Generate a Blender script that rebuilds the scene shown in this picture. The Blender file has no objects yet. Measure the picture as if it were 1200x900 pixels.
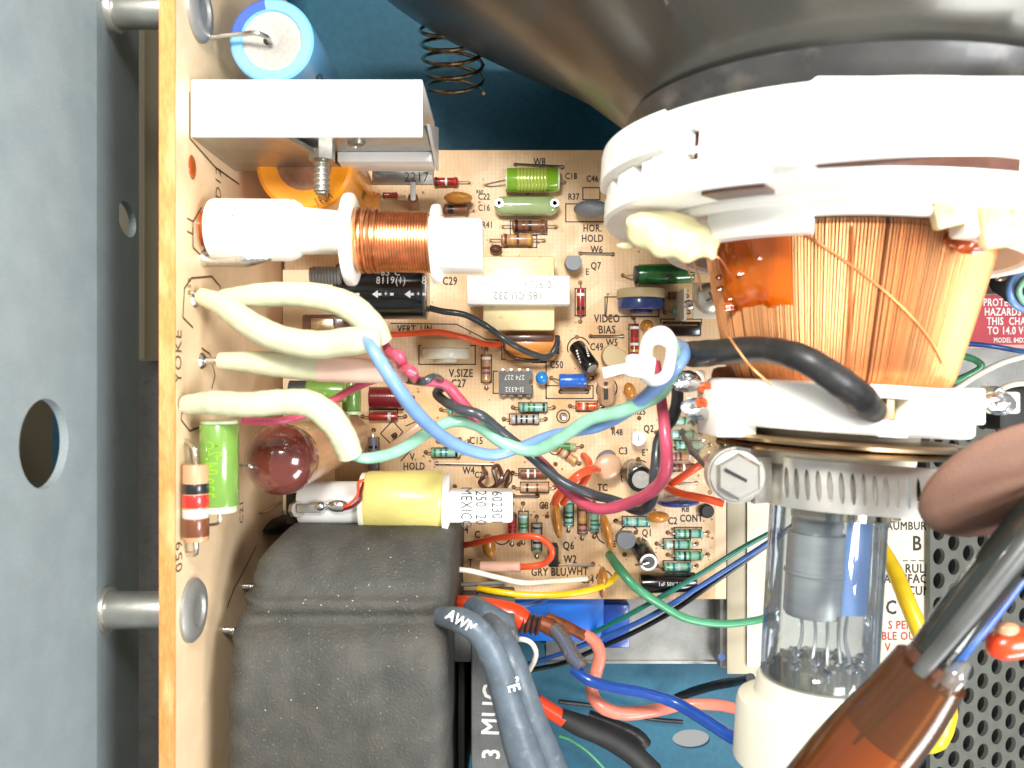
import bpy, bmesh, math, random
from math import sin, cos, pi, radians, sqrt, atan2
from mathutils import Vector as V, Matrix
random.seed(7)
S = bpy.context.scene
C = S.collection
U = 0.01          # everything below is written in centimetres

# ---------------------------------------------------------------- camera
H = 21.0          # camera height over the main board (cm)
cam = bpy.data.cameras.new('camera'); co = bpy.data.objects.new('camera', cam); C.objects.link(co)
co.location = (0, 0, H*U); cam.lens = 30; cam.sensor_width = 36; cam.clip_start = 0.002; cam.clip_end = 20
cam.dof.use_dof = True; cam.dof.focus_distance = 0.195; cam.dof.aperture_fstop = 30
S.camera = co
# ---------------------------------------------------------------- world and lamps
w = bpy.data.worlds.new('World'); S.world = w; w.use_nodes = True
bg = w.node_tree.nodes['Background']; bg.inputs[0].default_value = (0.98, 0.98, 0.97, 1); bg.inputs[1].default_value = 0.50
def lamp(name, loc, target, size, power, col):
    l = bpy.data.lights.new(name, 'AREA'); l.shape = 'RECTANGLE'; l.size = size[0]*U; l.size_y = size[1]*U; l.energy = power; l.color = col
    o = bpy.data.objects.new(name, l); C.objects.link(o); o.location = V(loc)*U
    o.rotation_euler = (V(target)-V(loc)).to_track_quat('-Z', 'Y').to_euler(); return o
lamp('bench_lamp', (-2.0, 9, 24.5), (0, 0, 2), (6, 4.5), 0.90, (1.0, 0.97, 0.91))
lamp('window_light', (15, -3, 24), (-1, 1, 4), (9, 9), 0.66, (0.97, 0.98, 1.0))
lamp('funnel_glint_fill', (17, -22, 15.5), (5.5, 3, 9), (13, 8), 0.60, (1.0, 0.99, 0.96))  # added low fill, only to put a highlight on the tube funnel
S.view_settings.view_transform = 'Standard'; S.view_settings.look = 'None'; S.view_settings.exposure = 0.0; S.view_settings.gamma = 1
S.render.engine = 'CYCLES'
try:
    S.cycles.use_denoising = True; S.cycles.max_bounces = 8; S.cycles.transparent_max_bounces = 16
except Exception: pass

# ---------------------------------------------------------------- helpers
def W(px, py, z=0.0):                       # a point of the place seen in the photo at (px,py), at height z
    s = (H - z)/1000.0
    return V(((px-600)*s, (450-py)*s, z))
def L(v): v /= 255.0; return v/12.92 if v <= .04045 else ((v+.055)/1.055)**2.4
MATS = {}
def M(name, rgb, rough=.5, metal=0., noise=None, bump=None, coat=0., spec=.5, trans=0., stretch=(1,1,1), sss=0., dirt=None, alpha=1.0, emit=0):
    if name in MATS: return MATS[name]
    m = bpy.data.materials.new(name); m.use_nodes = True; nt = m.node_tree; N = nt.nodes; p = N['Principled BSDF']
    c = (L(rgb[0]), L(rgb[1]), L(rgb[2]), 1)
    p.inputs['Base Color'].default_value = c; p.inputs['Roughness'].default_value = rough; p.inputs['Metallic'].default_value = metal
    p.inputs['Coat Weight'].default_value = coat; p.inputs['Coat Roughness'].default_value = .08
    p.inputs['Specular IOR Level'].default_value = spec; p.inputs['Transmission Weight'].default_value = trans
    p.inputs['Alpha'].default_value = alpha
    if sss:
        p.inputs['Subsurface Weight'].default_value = sss; p.inputs['Subsurface Radius'].default_value = (1, .7, .4); p.inputs['Subsurface Scale'].default_value = .002
    tc = N.new('ShaderNodeTexCoord'); mp = N.new('ShaderNodeMapping'); nt.links.new(tc.outputs['Object'], mp.inputs[0])
    mp.inputs['Scale'].default_value = (100*stretch[0], 100*stretch[1], 100*stretch[2])
    last = None
    def layer(scale, amt, tint=None, lo=.35, hi=.65, detail=3):
        nonlocal last
        n = N.new('ShaderNodeTexNoise'); n.inputs['Scale'].default_value = scale; n.inputs['Detail'].default_value = detail
        nt.links.new(mp.outputs[0], n.inputs['Vector'])
        r = N.new('ShaderNodeMapRange'); r.inputs[1].default_value = lo; r.inputs[2].default_value = hi; nt.links.new(n.outputs[0], r.inputs[0])
        mx = N.new('ShaderNodeMix'); mx.data_type = 'RGBA'; nt.links.new(r.outputs[0], mx.inputs[0])
        if tint is None:
            mx.inputs[6].default_value = tuple(x*(1-amt) for x in c[:3])+(1,); mx.inputs[7].default_value = tuple(min(1, x*(1+amt)) for x in c[:3])+(1,)
        else:
            t = (L(tint[0]), L(tint[1]), L(tint[2]), 1); mx.inputs[7].default_value = t
            if last: nt.links.new(last, mx.inputs[6])
            else: mx.inputs[6].default_value = c
            mu = N.new('ShaderNodeMath'); mu.operation = 'MULTIPLY'; mu.inputs[1].default_value = amt
            nt.links.new(r.outputs[0], mu.inputs[0]); nt.links.new(mu.outputs[0], mx.inputs[0])
        last = mx.outputs[2]
    if noise: layer(noise[0], noise[1])
    if dirt:
        for d in (dirt if isinstance(dirt, list) else [dirt]): layer(d[0], d[1], tint=d[2], lo=d[3], hi=d[4])
    if last: nt.links.new(last, p.inputs['Base Color'])
    if bump:
        n = N.new('ShaderNodeTexNoise'); n.inputs['Scale'].default_value = bump[0]; n.inputs['Detail'].default_value = 4
        nt.links.new(mp.outputs[0], n.inputs['Vector'])
        b = N.new('ShaderNodeBump'); b.inputs['Strength'].default_value = bump[1]; b.inputs['Distance'].default_value = .0004
        nt.links.new(n.outputs[0], b.inputs['Height']); nt.links.new(b.outputs[0], p.inputs['Normal'])
    MATS[name] = m; return m
def glassy(name, tint, gloss=.05, mixd=0., dcol=(255,255,255), ior=1.5, rough=.02, fk=1.0):
    """clear film or thin glass: light goes straight through, tinted, under a glossy skin"""
    m = bpy.data.materials.new(name); m.use_nodes = True; nt = m.node_tree; N = nt.nodes; N.remove(N['Principled BSDF'])
    out = N['Material Output']; t = N.new('ShaderNodeBsdfTransparent'); t.inputs[0].default_value = (L(tint[0]), L(tint[1]), L(tint[2]), 1)
    g = N.new('ShaderNodeBsdfGlossy'); g.inputs['Roughness'].default_value = rough
    d = N.new('ShaderNodeBsdfDiffuse'); d.inputs[0].default_value = (L(dcol[0]), L(dcol[1]), L(dcol[2]), 1)
    m1 = N.new('ShaderNodeMixShader'); m1.inputs[0].default_value = mixd; nt.links.new(t.outputs[0], m1.inputs[1]); nt.links.new(d.outputs[0], m1.inputs[2])
    f = N.new('ShaderNodeFresnel'); f.inputs[0].default_value = ior
    a = N.new('ShaderNodeMath'); a.operation = 'MULTIPLY_ADD'; a.inputs[1].default_value = fk; a.inputs[2].default_value = gloss; nt.links.new(f.outputs[0], a.inputs[0])
    m2 = N.new('ShaderNodeMixShader'); nt.links.new(a.outputs[0], m2.inputs[0]); nt.links.new(m1.outputs[0], m2.inputs[1]); nt.links.new(g.outputs[0], m2.inputs[2])
    nt.links.new(m2.outputs[0], out.inputs[0]); MATS[name] = m; return m

def frame(axis, up=None):
    a = V(axis).normalized(); u = V(up) if up is not None else (V((0,0,1)) if abs(a.z) < .9 else V((0,1,0)))
    e1 = (u - a*u.dot(a)).normalized(); e2 = a.cross(e1); return a, e1, e2
def spline(pts, n=8):
    pts = [V(p) for p in pts]
    if len(pts) < 3: return pts
    P = [pts[0]*2-pts[1]] + pts + [pts[-1]*2-pts[-2]]; out = []
    for i in range(1, len(P)-2):
        a, b, c, d = P[i-1], P[i], P[i+1], P[i+2]
        for k in range(n):
            t = k/n; out.append(.5*((2*b)+(c-a)*t+(2*a-5*b+4*c-d)*t*t+(3*b-a-3*c+d)*t**3))
    out.append(pts[-1]); return out
class G:
    def __init__(s): s.v = []; s.f = []
    def add(s, vs, fs):
        o = len(s.v); s.v += [V(x) for x in vs]; s.f += [tuple(i+o for i in f) for f in fs]; return s
    def box(s, c, d, R=None, bev=0, seg=2):
        bm = bmesh.new(); bmesh.ops.create_cube(bm, size=1)
        for v in bm.verts: v.co = V((v.co.x*d[0], v.co.y*d[1], v.co.z*d[2]))
        if bev: bmesh.ops.bevel(bm, geom=bm.edges[:], offset=min(bev, min(d)*.45), segments=seg, affect='EDGES', profile=.5)
        bm.verts.index_update(); vs = [v.co.copy() for v in bm.verts]; fs = [[v.index for v in f.verts] for f in bm.faces]; bm.free()
        if R is not None: vs = [R @ v for v in vs]
        return s.add([v+V(c) for v in vs], fs)
    def span(s, a, b, bev=0):                     # box between two corners
        a = V(a); b = V(b); return s.box((a+b)/2, tuple(abs(x) for x in (b-a)), None, bev)
    def lathe(s, p0, axis, prof, n=24, a0=0, a1=360, up=None, cap=True):
        a, e1, e2 = frame(axis, up); full = abs(a1-a0) >= 360; m = n if full else n+1; vs = []; fs = []
        for (t, r) in prof:
            for i in range(m):
                an = radians(a0+(a1-a0)*i/n); vs.append(V(p0)+a*t+(e1*cos(an)+e2*sin(an))*r)
        for j in range(len(prof)-1):
            for i in range(n):
                k = (i+1) % m; fs.append((j*m+i, j*m+k, (j+1)*m+k, (j+1)*m+i))
        if full and cap:
            if prof[0][1] > 1e-4: fs.append(tuple(range(m-1, -1, -1)))
            if prof[-1][1] > 1e-4: fs.append(tuple((len(prof)-1)*m+i for i in range(m)))
        return s.add(vs, fs)
    def sector(s, p0, axis, prof, n, a0, a1, up=None):   # closed profile swept through an arc, ends capped
        a, e1, e2 = frame(axis, up); m = n+1; vs = []; fs = []; K = len(prof); full = abs(a1-a0) >= 360
        for (t, r) in prof:
            for i in range(m):
                an = radians(a0+(a1-a0)*i/n); vs.append(V(p0)+a*t+(e1*cos(an)+e2*sin(an))*r)
        for j in range(K):
            j2 = (j+1) % K
            for i in range(n): fs.append((j*m+i, j*m+i+1, j2*m+i+1, j2*m+i))
        if not full: fs.append(tuple(j*m for j in range(K))); fs.append(tuple(j*m+n for j in reversed(range(K))))
        return s.add(vs, fs)
    def cyl(s, p0, p1, r, r1=None, n=20, bev=0):
        p0 = V(p0); p1 = V(p1); l = (p1-p0).length; r1 = r if r1 is None else r1
        pr = [(0, r), (l, r1)] if not bev else [(0, r-bev), (bev*.3, r-bev*.3), (bev, r), (l-bev, r1), (l-bev*.3, r1-bev*.3), (l, r1-bev)]
        return s.lathe(p0, p1-p0, pr, n)
    def tube(s, pts, r, n=10, sm=8, flat=1.0, wob=0):
        P = spline(pts, sm) if sm else [V(p) for p in pts]; K = len(P); vs = []; fs = []
        up = V((0.1, 0.2, 1)); prev = None
        for i, p in enumerate(P):
            t = (P[min(i+1, K-1)]-P[max(i-1, 0)]).normalized()
            if prev is None: e = (up-t*up.dot(t)).normalized()
            else: e = (prev-t*prev.dot(t)).normalized()
            prev = e; f = t.cross(e)
            if isinstance(r, (list, tuple)):
                q = i/(K-1)*(len(r)-1); j = min(int(q), len(r)-2); rr = r[j]+(r[j+1]-r[j])*(q-j)
            else: rr = r
            if wob: rr *= 1+wob*(sin(i*1.7)+sin(i*.63+1))*.5
            for k in range(n):
                an = 2*pi*k/n; vs.append(p+e*cos(an)*rr*flat+f*sin(an)*rr)
        for i in range(K-1):
            for k in range(n):
                k2 = (k+1) % n; fs.append((i*n+k, i*n+k2, (i+1)*n+k2, (i+1)*n+k))
        fs.append(tuple(range(n-1, -1, -1))); fs.append(tuple((K-1)*n+k for k in range(n)))
        return s.add(vs, fs)
    def ball(s, c, r, n=16, m=10, sc=(1,1,1), wob=0, R=None):
        vs = []; fs = []
        for j in range(m+1):
            th = pi*j/m
            for i in range(n):
                ph = 2*pi*i/n; d = V((sin(th)*cos(ph)*sc[0], sin(th)*sin(ph)*sc[1], cos(th)*sc[2]))
                q = r*(1+wob*(sin(ph*3+j)+cos(ph*2+th*5))*.5); d = d*q
                vs.append(V(c)+(R @ d if R is not None else d))
        for j in range(m):
            for i in range(n):
                k = (i+1) % n; fs.append((j*n+i, j*n+k, (j+1)*n+k, (j+1)*n+i))
        return s.add(vs, fs)
    def prism(s, outer, holes, to3, th):          # flat plate with holes; to3(u,v,h) -> point
        bm = bmesh.new(); loops = [outer]+holes; allv = []; E = []
        for lp in loops:
            vv = [bm.verts.new((p[0], p[1], 0)) for p in lp]; allv.append(vv)
            for i in range(len(vv)): E.append(bm.edges.new((vv[i], vv[(i+1) % len(vv)])))
        bmesh.ops.triangle_fill(bm, edges=E, use_beauty=True)
        bm.verts.index_update(); fs = [[v.index for v in f.verts] for f in bm.faces]; n = len(bm.verts)
        vs = [to3(v.co.x, v.co.y, 0) for v in bm.verts]+[to3(v.co.x, v.co.y, th) for v in bm.verts]
        F = fs + [[i+n for i in reversed(f)] for f in fs]
        for vv in allv:
            for i in range(len(vv)):
                a = vv[i].index; b = vv[(i+1) % len(vv)].index; F.append((a, b, b+n, a+n))
        bm.free(); return s.add(vs, F)
OFF = {}
def link(name, g, mat, off, smooth=40):
    me = bpy.data.meshes.new(name); me.from_pydata([tuple((v-off)*U) for v in g.v], [], g.f); me.validate()
    bm = bmesh.new(); bm.from_mesh(me); bmesh.ops.recalc_face_normals(bm, faces=bm.faces[:]); bm.to_mesh(me); bm.free()
    if mat: me.materials.append(MATS[mat] if isinstance(mat, str) else mat)
    if smooth: me.shade_smooth(); me.set_sharp_from_angle(angle=radians(smooth))
    o = bpy.data.objects.new(name, me); C.objects.link(o); return o
def tag(o, label=None, cat=None, group=None, kind=None):
    if label: o['label'] = label
    if cat: o['category'] = cat
    if group: o['group'] = group
    if kind: o['kind'] = kind
    return o
def thing(name, label, cat, at, group=None, rz=0):
    o = bpy.data.objects.new(name, None); C.objects.link(o); o.empty_display_size = .002; o.location = V(at)*U; o.rotation_euler.z = rz
    OFF[o] = V(at); return tag(o, label, cat, group)
def part(par, name, g, mat, smooth=40, label=None, kind=None, local=False):
    off = V((0,0,0)) if local else OFF[par]
    o = link(name, g, mat, off, smooth); o.parent = par; OFF[o] = off; return tag(o, label, None, None, kind)
def solo(name, g, mat, label, cat, group=None, kind=None, smooth=40, at=None):
    at = V(at) if at is not None else V((sum(v.x for v in g.v)/len(g.v), sum(v.y for v in g.v)/len(g.v), min(v.z for v in g.v)))
    o = link(name, g, mat, at, smooth); o.location = at*U; OFF[o] = at; return tag(o, label, cat, group, kind)
def struct(name, g, mat, smooth=30): 
    return solo(name, g, mat, None, None, None, 'structure', smooth)
def clone(root, loc, rz=None, label=None):
    c = root.copy(); C.objects.link(c); c.location = V(loc)*U; OFF[c] = V(loc)
    if rz is not None: c.rotation_euler.z = rz
    if label: c['label'] = label
    for ch in root.children:
        d = ch.copy(); C.objects.link(d); d.parent = c
        for gch in ch.children:
            e = gch.copy(); C.objects.link(e); e.parent = d
    return c
TXT = {}
def textmesh(s, fat=.012, sq=.82):
    fat = 0
    k = (s, fat, sq)
    if k not in TXT:
        cu = bpy.data.curves.new('lettering', 'FONT'); cu.body = s; cu.size = 1; cu.resolution_u = 2; cu.offset = fat; cu.align_x = 'CENTER'; cu.align_y = 'CENTER'
        cu.space_character = 1.08; cu.space_line = .95
        o = bpy.data.objects.new('tmp_lettering', cu); C.objects.link(o); bpy.context.view_layer.update()
        me = bpy.data.meshes.new_from_object(o.evaluated_get(bpy.context.evaluated_depsgraph_get()))
        TXT[k] = ([(v.co.x*sq, v.co.y) for v in me.vertices], [tuple(p.vertices) for p in me.polygons])
        bpy.data.objects.remove(o); bpy.data.curves.remove(cu)
    return TXT[k]
def text(par, s, size, to3, mat='ink', fat=.012, sq=.82, name='lettering', g=None):
    vs, fs = textmesh(s, fat, sq); gg = g if g is not None else G()
    gg.add([to3(x*size, y*size) for x, y in vs], fs)
    if fat >= .018:                      # bold print
        for k, (dx, dy) in enumerate(((.035,0),(0,.035),(.035,.035))): gg.add([to3((x+dx)*size, (y+dy)*size)+V((0,0,.0012*(k+1))) for x, y in vs], fs)
    if g is None: return part(par, name, gg, mat, smooth=0)
def flat(px, py, z, rot=0, up=None):              # mapping onto a horizontal surface
    p = W(px, py, z); c, s_ = cos(radians(rot)), sin(radians(rot))
    return lambda u, v: V((p.x+u*c-v*s_, p.y+u*s_+v*c, z))
# ---------------------------------------------------------------- materials
M('teal_paint', (18,88,112), .55, noise=(6,.10), bump=(60,.15), dirt=(14,.35,(60,90,100),.62,.8))
M('wall_paint', (126,137,140), .55, noise=(1.6,.05), bump=(45,.35), dirt=[(25,.35,(168,176,178),.58,.75),(1.2,.25,(105,120,128),.45,.7)], spec=.4)
M('zinc', (176,174,166), .34, .85, noise=(3,.08), bump=(30,.08))
M('galv', (150,150,146), .45, .55, noise=(2,.10), bump=(14,.12))
M('dark_plate', (104,103,96), .5, .4, noise=(2,.1), dirt=(6,.3,(70,62,50),.55,.7))
M('steel', (214,212,204), .36, .9, noise=(4,.06))
M('silver_lead', (200,196,188), .28, 1.)
M('solder', (215,215,215), .2, 1., bump=(20,.3))
M('board_edge', (194,130,70), .7, noise=(18,.14), bump=(40,.3), dirt=[(3,.4,(226,190,136),.5,.65),(24,.4,(170,110,50),.6,.75)], stretch=(1,.25,1))
M('side_board', (226,198,160), .42, noise=(1.2,.04), dirt=[(.9,.35,(206,168,118),.55,.75),(3.5,.25,(238,220,190),.55,.7)])
M('ink', (46,38,34), .6)
M('brown_ink', (92,62,40), .6)
M('hole_brown', (112,74,36), .35, .3)
M('hole_dark', (36,24,16), .8)
M('white_plastic', (243,241,234), .42, sss=.0, noise=(1.5,.015), dirt=[(1.2,.35,(226,214,186),.56,.7),(5,.35,(190,160,120),.7,.8)])
M('warm_plastic', (232,226,206), .4, dirt=(2.5,.25,(200,170,120),.6,.8))
M('cream_plastic', (226,208,160), .38, noise=(3,.05), dirt=(3.0,.85,(176,108,40),.62,.74))
M('white_paint_steel', (233,233,230), .3, .15, noise=(2,.02))
M('copper_gap', (112,62,34), .45, .6)
M('copper', (238,170,114), .35, .88, noise=(2.2,.07), stretch=(14,.12,14))
M('copper_coil', (226,160,112), .33, 1., noise=(5,.15))
M('copper_dark', (120,62,30), .5, .2, noise=(4,.3))
M('black_rubber', (34,34,34), .42, noise=(5,.25), spec=.4, dirt=(9,.25,(80,80,78),.6,.75))
M('black_wire', (26,27,29), .32, noise=(4,.3), spec=.5)
M('glossy_black', (16,17,18), .2, coat=.4)
M('matte_black', (28,28,28), .6, noise=(4,.2))
M('pot_rubber', (58,58,55), .66, noise=(2.2,.10), bump=(22,.5), dirt=[(1.6,.35,(92,88,78),.4,.7),(26,.5,(132,126,108),.64,.72)])
M('dust_speck', (196,192,170), .8)
M('cable_grey', (86,98,108), .4, noise=(3,.14), bump=(12,.15), dirt=(5,.35,(150,156,160),.6,.75))
M('ferrite', (100,102,102), .6, noise=(3,.1), bump=(18,.3))
M('deep_black', (10,11,12), .7)
M('faint_ink', (118,118,116), .6)
M('ink_white', (225,226,222), .6)
M('sleeve', (194,194,162), .32, bump=(2.2,.9), noise=(1.2,.05), coat=.25, sss=.12, dirt=(1.2,.35,(198,192,150),.5,.7))
M('sleeve_pink', (216,180,162), .36, noise=(1.5,.04), sss=.1)
M('blue_wire', (114,150,200), .3, noise=(3,.06), coat=.2)
M('mint_wire', (138,190,162), .32, noise=(3,.06), coat=.2)
M('pink_wire', (184,72,96), .34, noise=(3,.08), coat=.15)
M('charcoal_wire', (58,62,66), .3, noise=(3,.15), coat=.3)
M('royal_wire', (28,74,160), .28, noise=(3,.08), coat=.3)
M('salmon_wire', (226,132,112), .36, noise=(3,.06), coat=.1)
M('orange_wire', (226,84,44), .32, noise=(3,.06), coat=.2)
M('yellow_wire', (236,196,20), .3, noise=(3,.05), coat=.3)
M('white_wire', (236,228,206), .35, noise=(3,.03), coat=.2)
M('green_wire', (74,150,108), .32, noise=(3,.08), coat=.2)
M('deep_green_wire', (20,104,86), .3, noise=(3,.08), coat=.2)
M('deep_blue_wire', (44,84,150), .3, noise=(3,.08), coat=.2)
M('red_tube', (214,64,26), .3, coat=.3)
M('pink_sleeve', (214,170,150), .3, coat=.3)
M('grey_wire', (142,140,130), .4)
M('bell', (78,78,75), .28, .65, noise=(.35,.15), coat=.12, dirt=[(.5,.25,(74,68,54),.5,.7),(9,.05,(110,105,90),.5,.6)])
M('rubber_ring', (52,52,52), .4, .15, noise=(1.2,.25), coat=.1, dirt=(2.5,.4,(110,104,94),.55,.75))
M('cap_blue', (112,176,222), .3, coat=.4, noise=(1,.03))
M('cap_navy', (52,84,170), .3, coat=.4)
M('cap_grey_face', (158,154,148), .5, .15, noise=(12,.08), bump=(35,.4))
M('cap_orange', (240,150,24), .22, coat=.7, noise=(1.5,.06))
M('core_brown', (150,104,76), .55, noise=(8,.15), bump=(30,.4))
M('lime', (104,142,60), .2, coat=.8, noise=(3,.05))
M('lime_end', (196,212,168), .35)
M('green_film', (120,166,40), .18, coat=.8)
M('green_band', (176,190,84), .3, .2, coat=.5)
M('maroon', (96,44,36), .16, coat=.9, noise=(2,.12))
M('maroon_label', (168,126,92), .35, coat=.5, noise=(4,.08))
M('dark_red', (110,28,34), .25, coat=.5)
M('yellow_tape', (222,208,124), .3, coat=.4, noise=(1.2,.05), bump=(5,.35), dirt=(2.5,.3,(214,176,80),.6,.75))
M('porcelain', (226,226,222), .35, coat=.3, noise=(1.5,.02), dirt=(3,.3,(204,160,140),.62,.8))
M('brown_disc', (118,86,70), .62, noise=(1.1,.07), bump=(30,.4), dirt=(.55,.7,(96,58,44),.5,.62), spec=.3)
M('nut_brown', (82,50,38), .35, coat=.4, noise=(5,.2))
M('tan_disc', (186,124,44), .25, coat=.7, noise=(6,.1))
M('pale_tan', (198,160,128), .35, coat=.4)
M('blue_disc', (42,62,120), .25, coat=.5, noise=(8,.1))
M('sky_bead', (30,130,210), .2, coat=.8)
M('blue_film', (40,98,190), .25, coat=.6)
M('green_dark_film', (28,96,44), .2, coat=.7, noise=(8,.2))
M('grey_epoxy', (112,116,122), .5, noise=(6,.08))
M('grey_black_epoxy', (60,60,62), .45, noise=(6,.1))
M('chip_black', (92,92,92), .5, noise=(6,.08))
M('white_trans', (236,236,236), .35)
M('ivory', (222,222,206), .3, coat=.4)
M('beige_ceramic', (190,170,130), .45)
M('glass_green', (150,170,120), .12, coat=1., noise=(2,.06))
M('mint_body', (136,190,168), .28, coat=.5)
M('grey_body', (176,178,176), .28, coat=.4)
M('tan_body', (186,140,104), .35, coat=.3)
M('brown_body', (124,78,52), .4, coat=.2)
M('orange_body', (204,98,40), .25, coat=.5)
M('red_body', (150,40,36), .25, coat=.5)
M('slate_body', (130,128,146), .35, coat=.2)
for n, c in dict(teal=(40,120,122), black=(28,28,30), white=(232,232,226), brown=(104,58,34), gold=(206,160,60), red=(190,40,36), silver=(190,190,186), green=(60,120,60), violet=(120,70,120), orange=(214,110,40)).items(): M('band_'+n, c, .3, coat=.4)
M('label_paper', (226,218,196), .7, noise=(1.2,.04), bump=(10,.15), dirt=(1.5,.25,(204,190,156),.55,.75))
M('label_red', (186,62,72), .5, noise=(2,.04))
M('red_print', (176,52,52), .6)
M('perf_steel', (112,114,106), .5, .35, noise=(3,.08), bump=(20,.2))
M('bright_blue', (16,98,196), .4, noise=(2,.05))
M('socket_white', (230,226,208), .4, noise=(1.5,.02))
M('amber_solid', (190,124,58), .35, coat=.3, noise=(.5,.3))
M('glue', (184,176,134), .28, coat=.3, sss=.25, noise=(2,.05), bump=(4,.4))
M('beige_shell', (178,168,142), .5)
M('neck_reflection', (98,128,170), .35, .2)
M('gun_steel', (214,212,206), .38, .75, noise=(1,.08), stretch=(1,6,1))
M('bronze', (176,150,118), .25, 1., noise=(1.5,.12))
glassy('neck_glass', (232,238,243), .07, .05, (150,172,196), 1.4, .03, .8)  # pale blue diffuse share paints milky reflections into the glass
glassy('clear_sleeve', (226,228,226), .06, .22, (190,186,176))
glassy('resin', (250,160,60), .05, .40, (226,120,16), 1.4, .1, .6)
glassy('amber_glass', (216,170,116), .03, .26, (118,74,40), 1.4, .15)
glassy('smoke_film', (150,160,150), .05, .25, (70,76,72), 1.45, .1)
glassy('clear_plastic', (232,228,216), .05, .12, (230,220,200))

def pcb_material():
    m = bpy.data.materials.new('main_board_face'); m.use_nodes = True; nt = m.node_tree; N = nt.nodes; p = N['Principled BSDF']; K = nt.links.new
    tc = N.new('ShaderNodeTexCoord'); mp = N.new('ShaderNodeMapping'); mp.inputs['Scale'].default_value = (100,100,100); K(tc.outputs['Object'], mp.inputs[0])
    def mix(a, b, f):
        x = N.new('ShaderNodeMix'); x.data_type = 'RGBA'
        for s, v in ((6, a), (7, b), (0, f)):
            if isinstance(v, tuple): x.inputs[s].default_value = v
            elif isinstance(v, float): x.inputs[s].default_value = v
            else: K(v, x.inputs[s])
        return x.outputs[2]
    def mr(src, a, b, c=0., d=1.):
        r = N.new('ShaderNodeMapRange'); r.inputs[1].default_value = a; r.inputs[2].default_value = b; r.inputs[3].default_value = c; r.inputs[4].default_value = d; K(src, r.inputs[0]); return r.outputs[0]
    def noise(sc, det=3):
        n = N.new('ShaderNodeTexNoise'); n.inputs['Scale'].default_value = sc; n.inputs['Detail'].default_value = det; K(mp.outputs[0], n.inputs['Vector']); return n.outputs[0]
    base = (L(220), L(184), L(136), 1)
    col = mix(base, (L(232), L(204), L(170), 1), mr(noise(.35), .42, .6))
    # copper pads on the far side shining through the laminate as slightly darker patches
    vo = N.new('ShaderNodeTexVoronoi'); vo.feature = 'DISTANCE_TO_EDGE'; vo.inputs['Scale'].default_value = .75; K(mp.outputs[0], vo.inputs['Vector'])
    col = mix(col, (L(202), L(162), L(116), 1), mr(vo.outputs['Distance'], .10, .13, .0, .38))
    col = mix(col, (L(196), L(150), L(92), 1), mr(noise(1.1), .55, .72, 0, .75))
    for ax in ('X', 'Y'):                      # weave of the laminate
        wv = N.new('ShaderNodeTexWave'); wv.wave_type = 'BANDS'; wv.bands_direction = ax; wv.inputs['Scale'].default_value = 3.1; wv.inputs['Distortion'].default_value = 0; K(mp.outputs[0], wv.inputs['Vector'])
        col = mix(col, (L(190), L(146), L(104), 1), mr(wv.outputs['Fac'], .0, .55, .20 if ax == 'X' else .09, 0))
    K(col, p.inputs['Base Color']); p.inputs['Roughness'].default_value = .5
    MATS['main_board_face'] = m
pcb_material()

# ---------------------------------------------------------------- setting: floor of the cabinet, chassis
def circ(cx, cy, r, n=16, ry=None, ph=0): return [(cx+r*cos(2*pi*i/n+ph), cy+(ry or r)*sin(2*pi*i/n+ph)) for i in range(n)]
g = G(); hc = W(810, 866, -3.2)
g.prism([(-24,-22),(24,-22),(24,22),(-24,22)], [circ(hc.x, hc.y, .53, 24, .27)], lambda u, v, h: V((u, v, -3.2-h)), .12)
struct('cabinet_floor', g, 'teal_paint', 0)

# left chassis wall with its two holes (a plane x = const seen steeply, bent back below)
XW = -7.13
def wallpt(py, d): return ((450-py)*d/1000.0, H-d)     # (y, z) on the wall seen at row py and depth d
h1 = wallpt(520, 13.03); h2 = (3.23, 4.25)
g = G()
ZB = 6.35
g.prism([(-14,ZB),(14,ZB),(14,13),(-14,13)], [circ(h1[0], h1[1], .69, 40)], lambda u, v, h: V((XW-h, u, v)), .14)
g.prism([(-14,3.3),(14,3.3),(14,ZB),(-14,ZB)], [circ(h2[0], h2[1], .33, 28, .72)], lambda u, v, h: V((XW-.20*(ZB-v)-h, u, v)), .14)  # lower strip shaped to turn from the lamps, standing in for board shade
struct('chassis_wall', g, 'wall_paint', 0)
g = G(); g.span((-9.6, -1.6, 6.9), (-9.2, .2, 8.6), .05); g.span((-9.9,-12,3),(-9.7,12,11)); solo('inner_panel', g, 'beige_shell', 'beige panel glimpsed through the round hole in the grey chassis wall', 'panel')
T = thing('relay_block', 'small navy block with a blue tab behind the round hole in the grey wall', 'block', (-8.8,-.9,7.3))
part(T, 'body', G().span((-9.1,-1.0,6.9),(-8.6,.2,8.0),.05), 'deep_black'); part(T, 'tab', G().span((-8.6,-.8,7.1),(-8.52,-.2,7.6),.02), 'royal_wire')
T = thing('rear_block', 'small blue block seen through the little hole high in the grey wall', 'block', (-7.8,3,5))
part(T, 'body', G().span((-8.2,2.7,4.8),(-7.6,3.05,5.3),.03), 'royal_wire')
g = G(); g.span((-9.6, 0.6, -1.2), (-8.95, 11, 0.2), .05); solo('cabinet_rib', g, 'beige_shell', 'pale beige cabinet rib deep in the gap between wall and side board', 'rib')
g = G(); g.span((-11,-14,-3.0),(-7.3,14,-1.3),.05); solo('base_rail', g, 'dark_plate', 'dark steel rail low in the gap left of the side board', 'rail')

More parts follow.
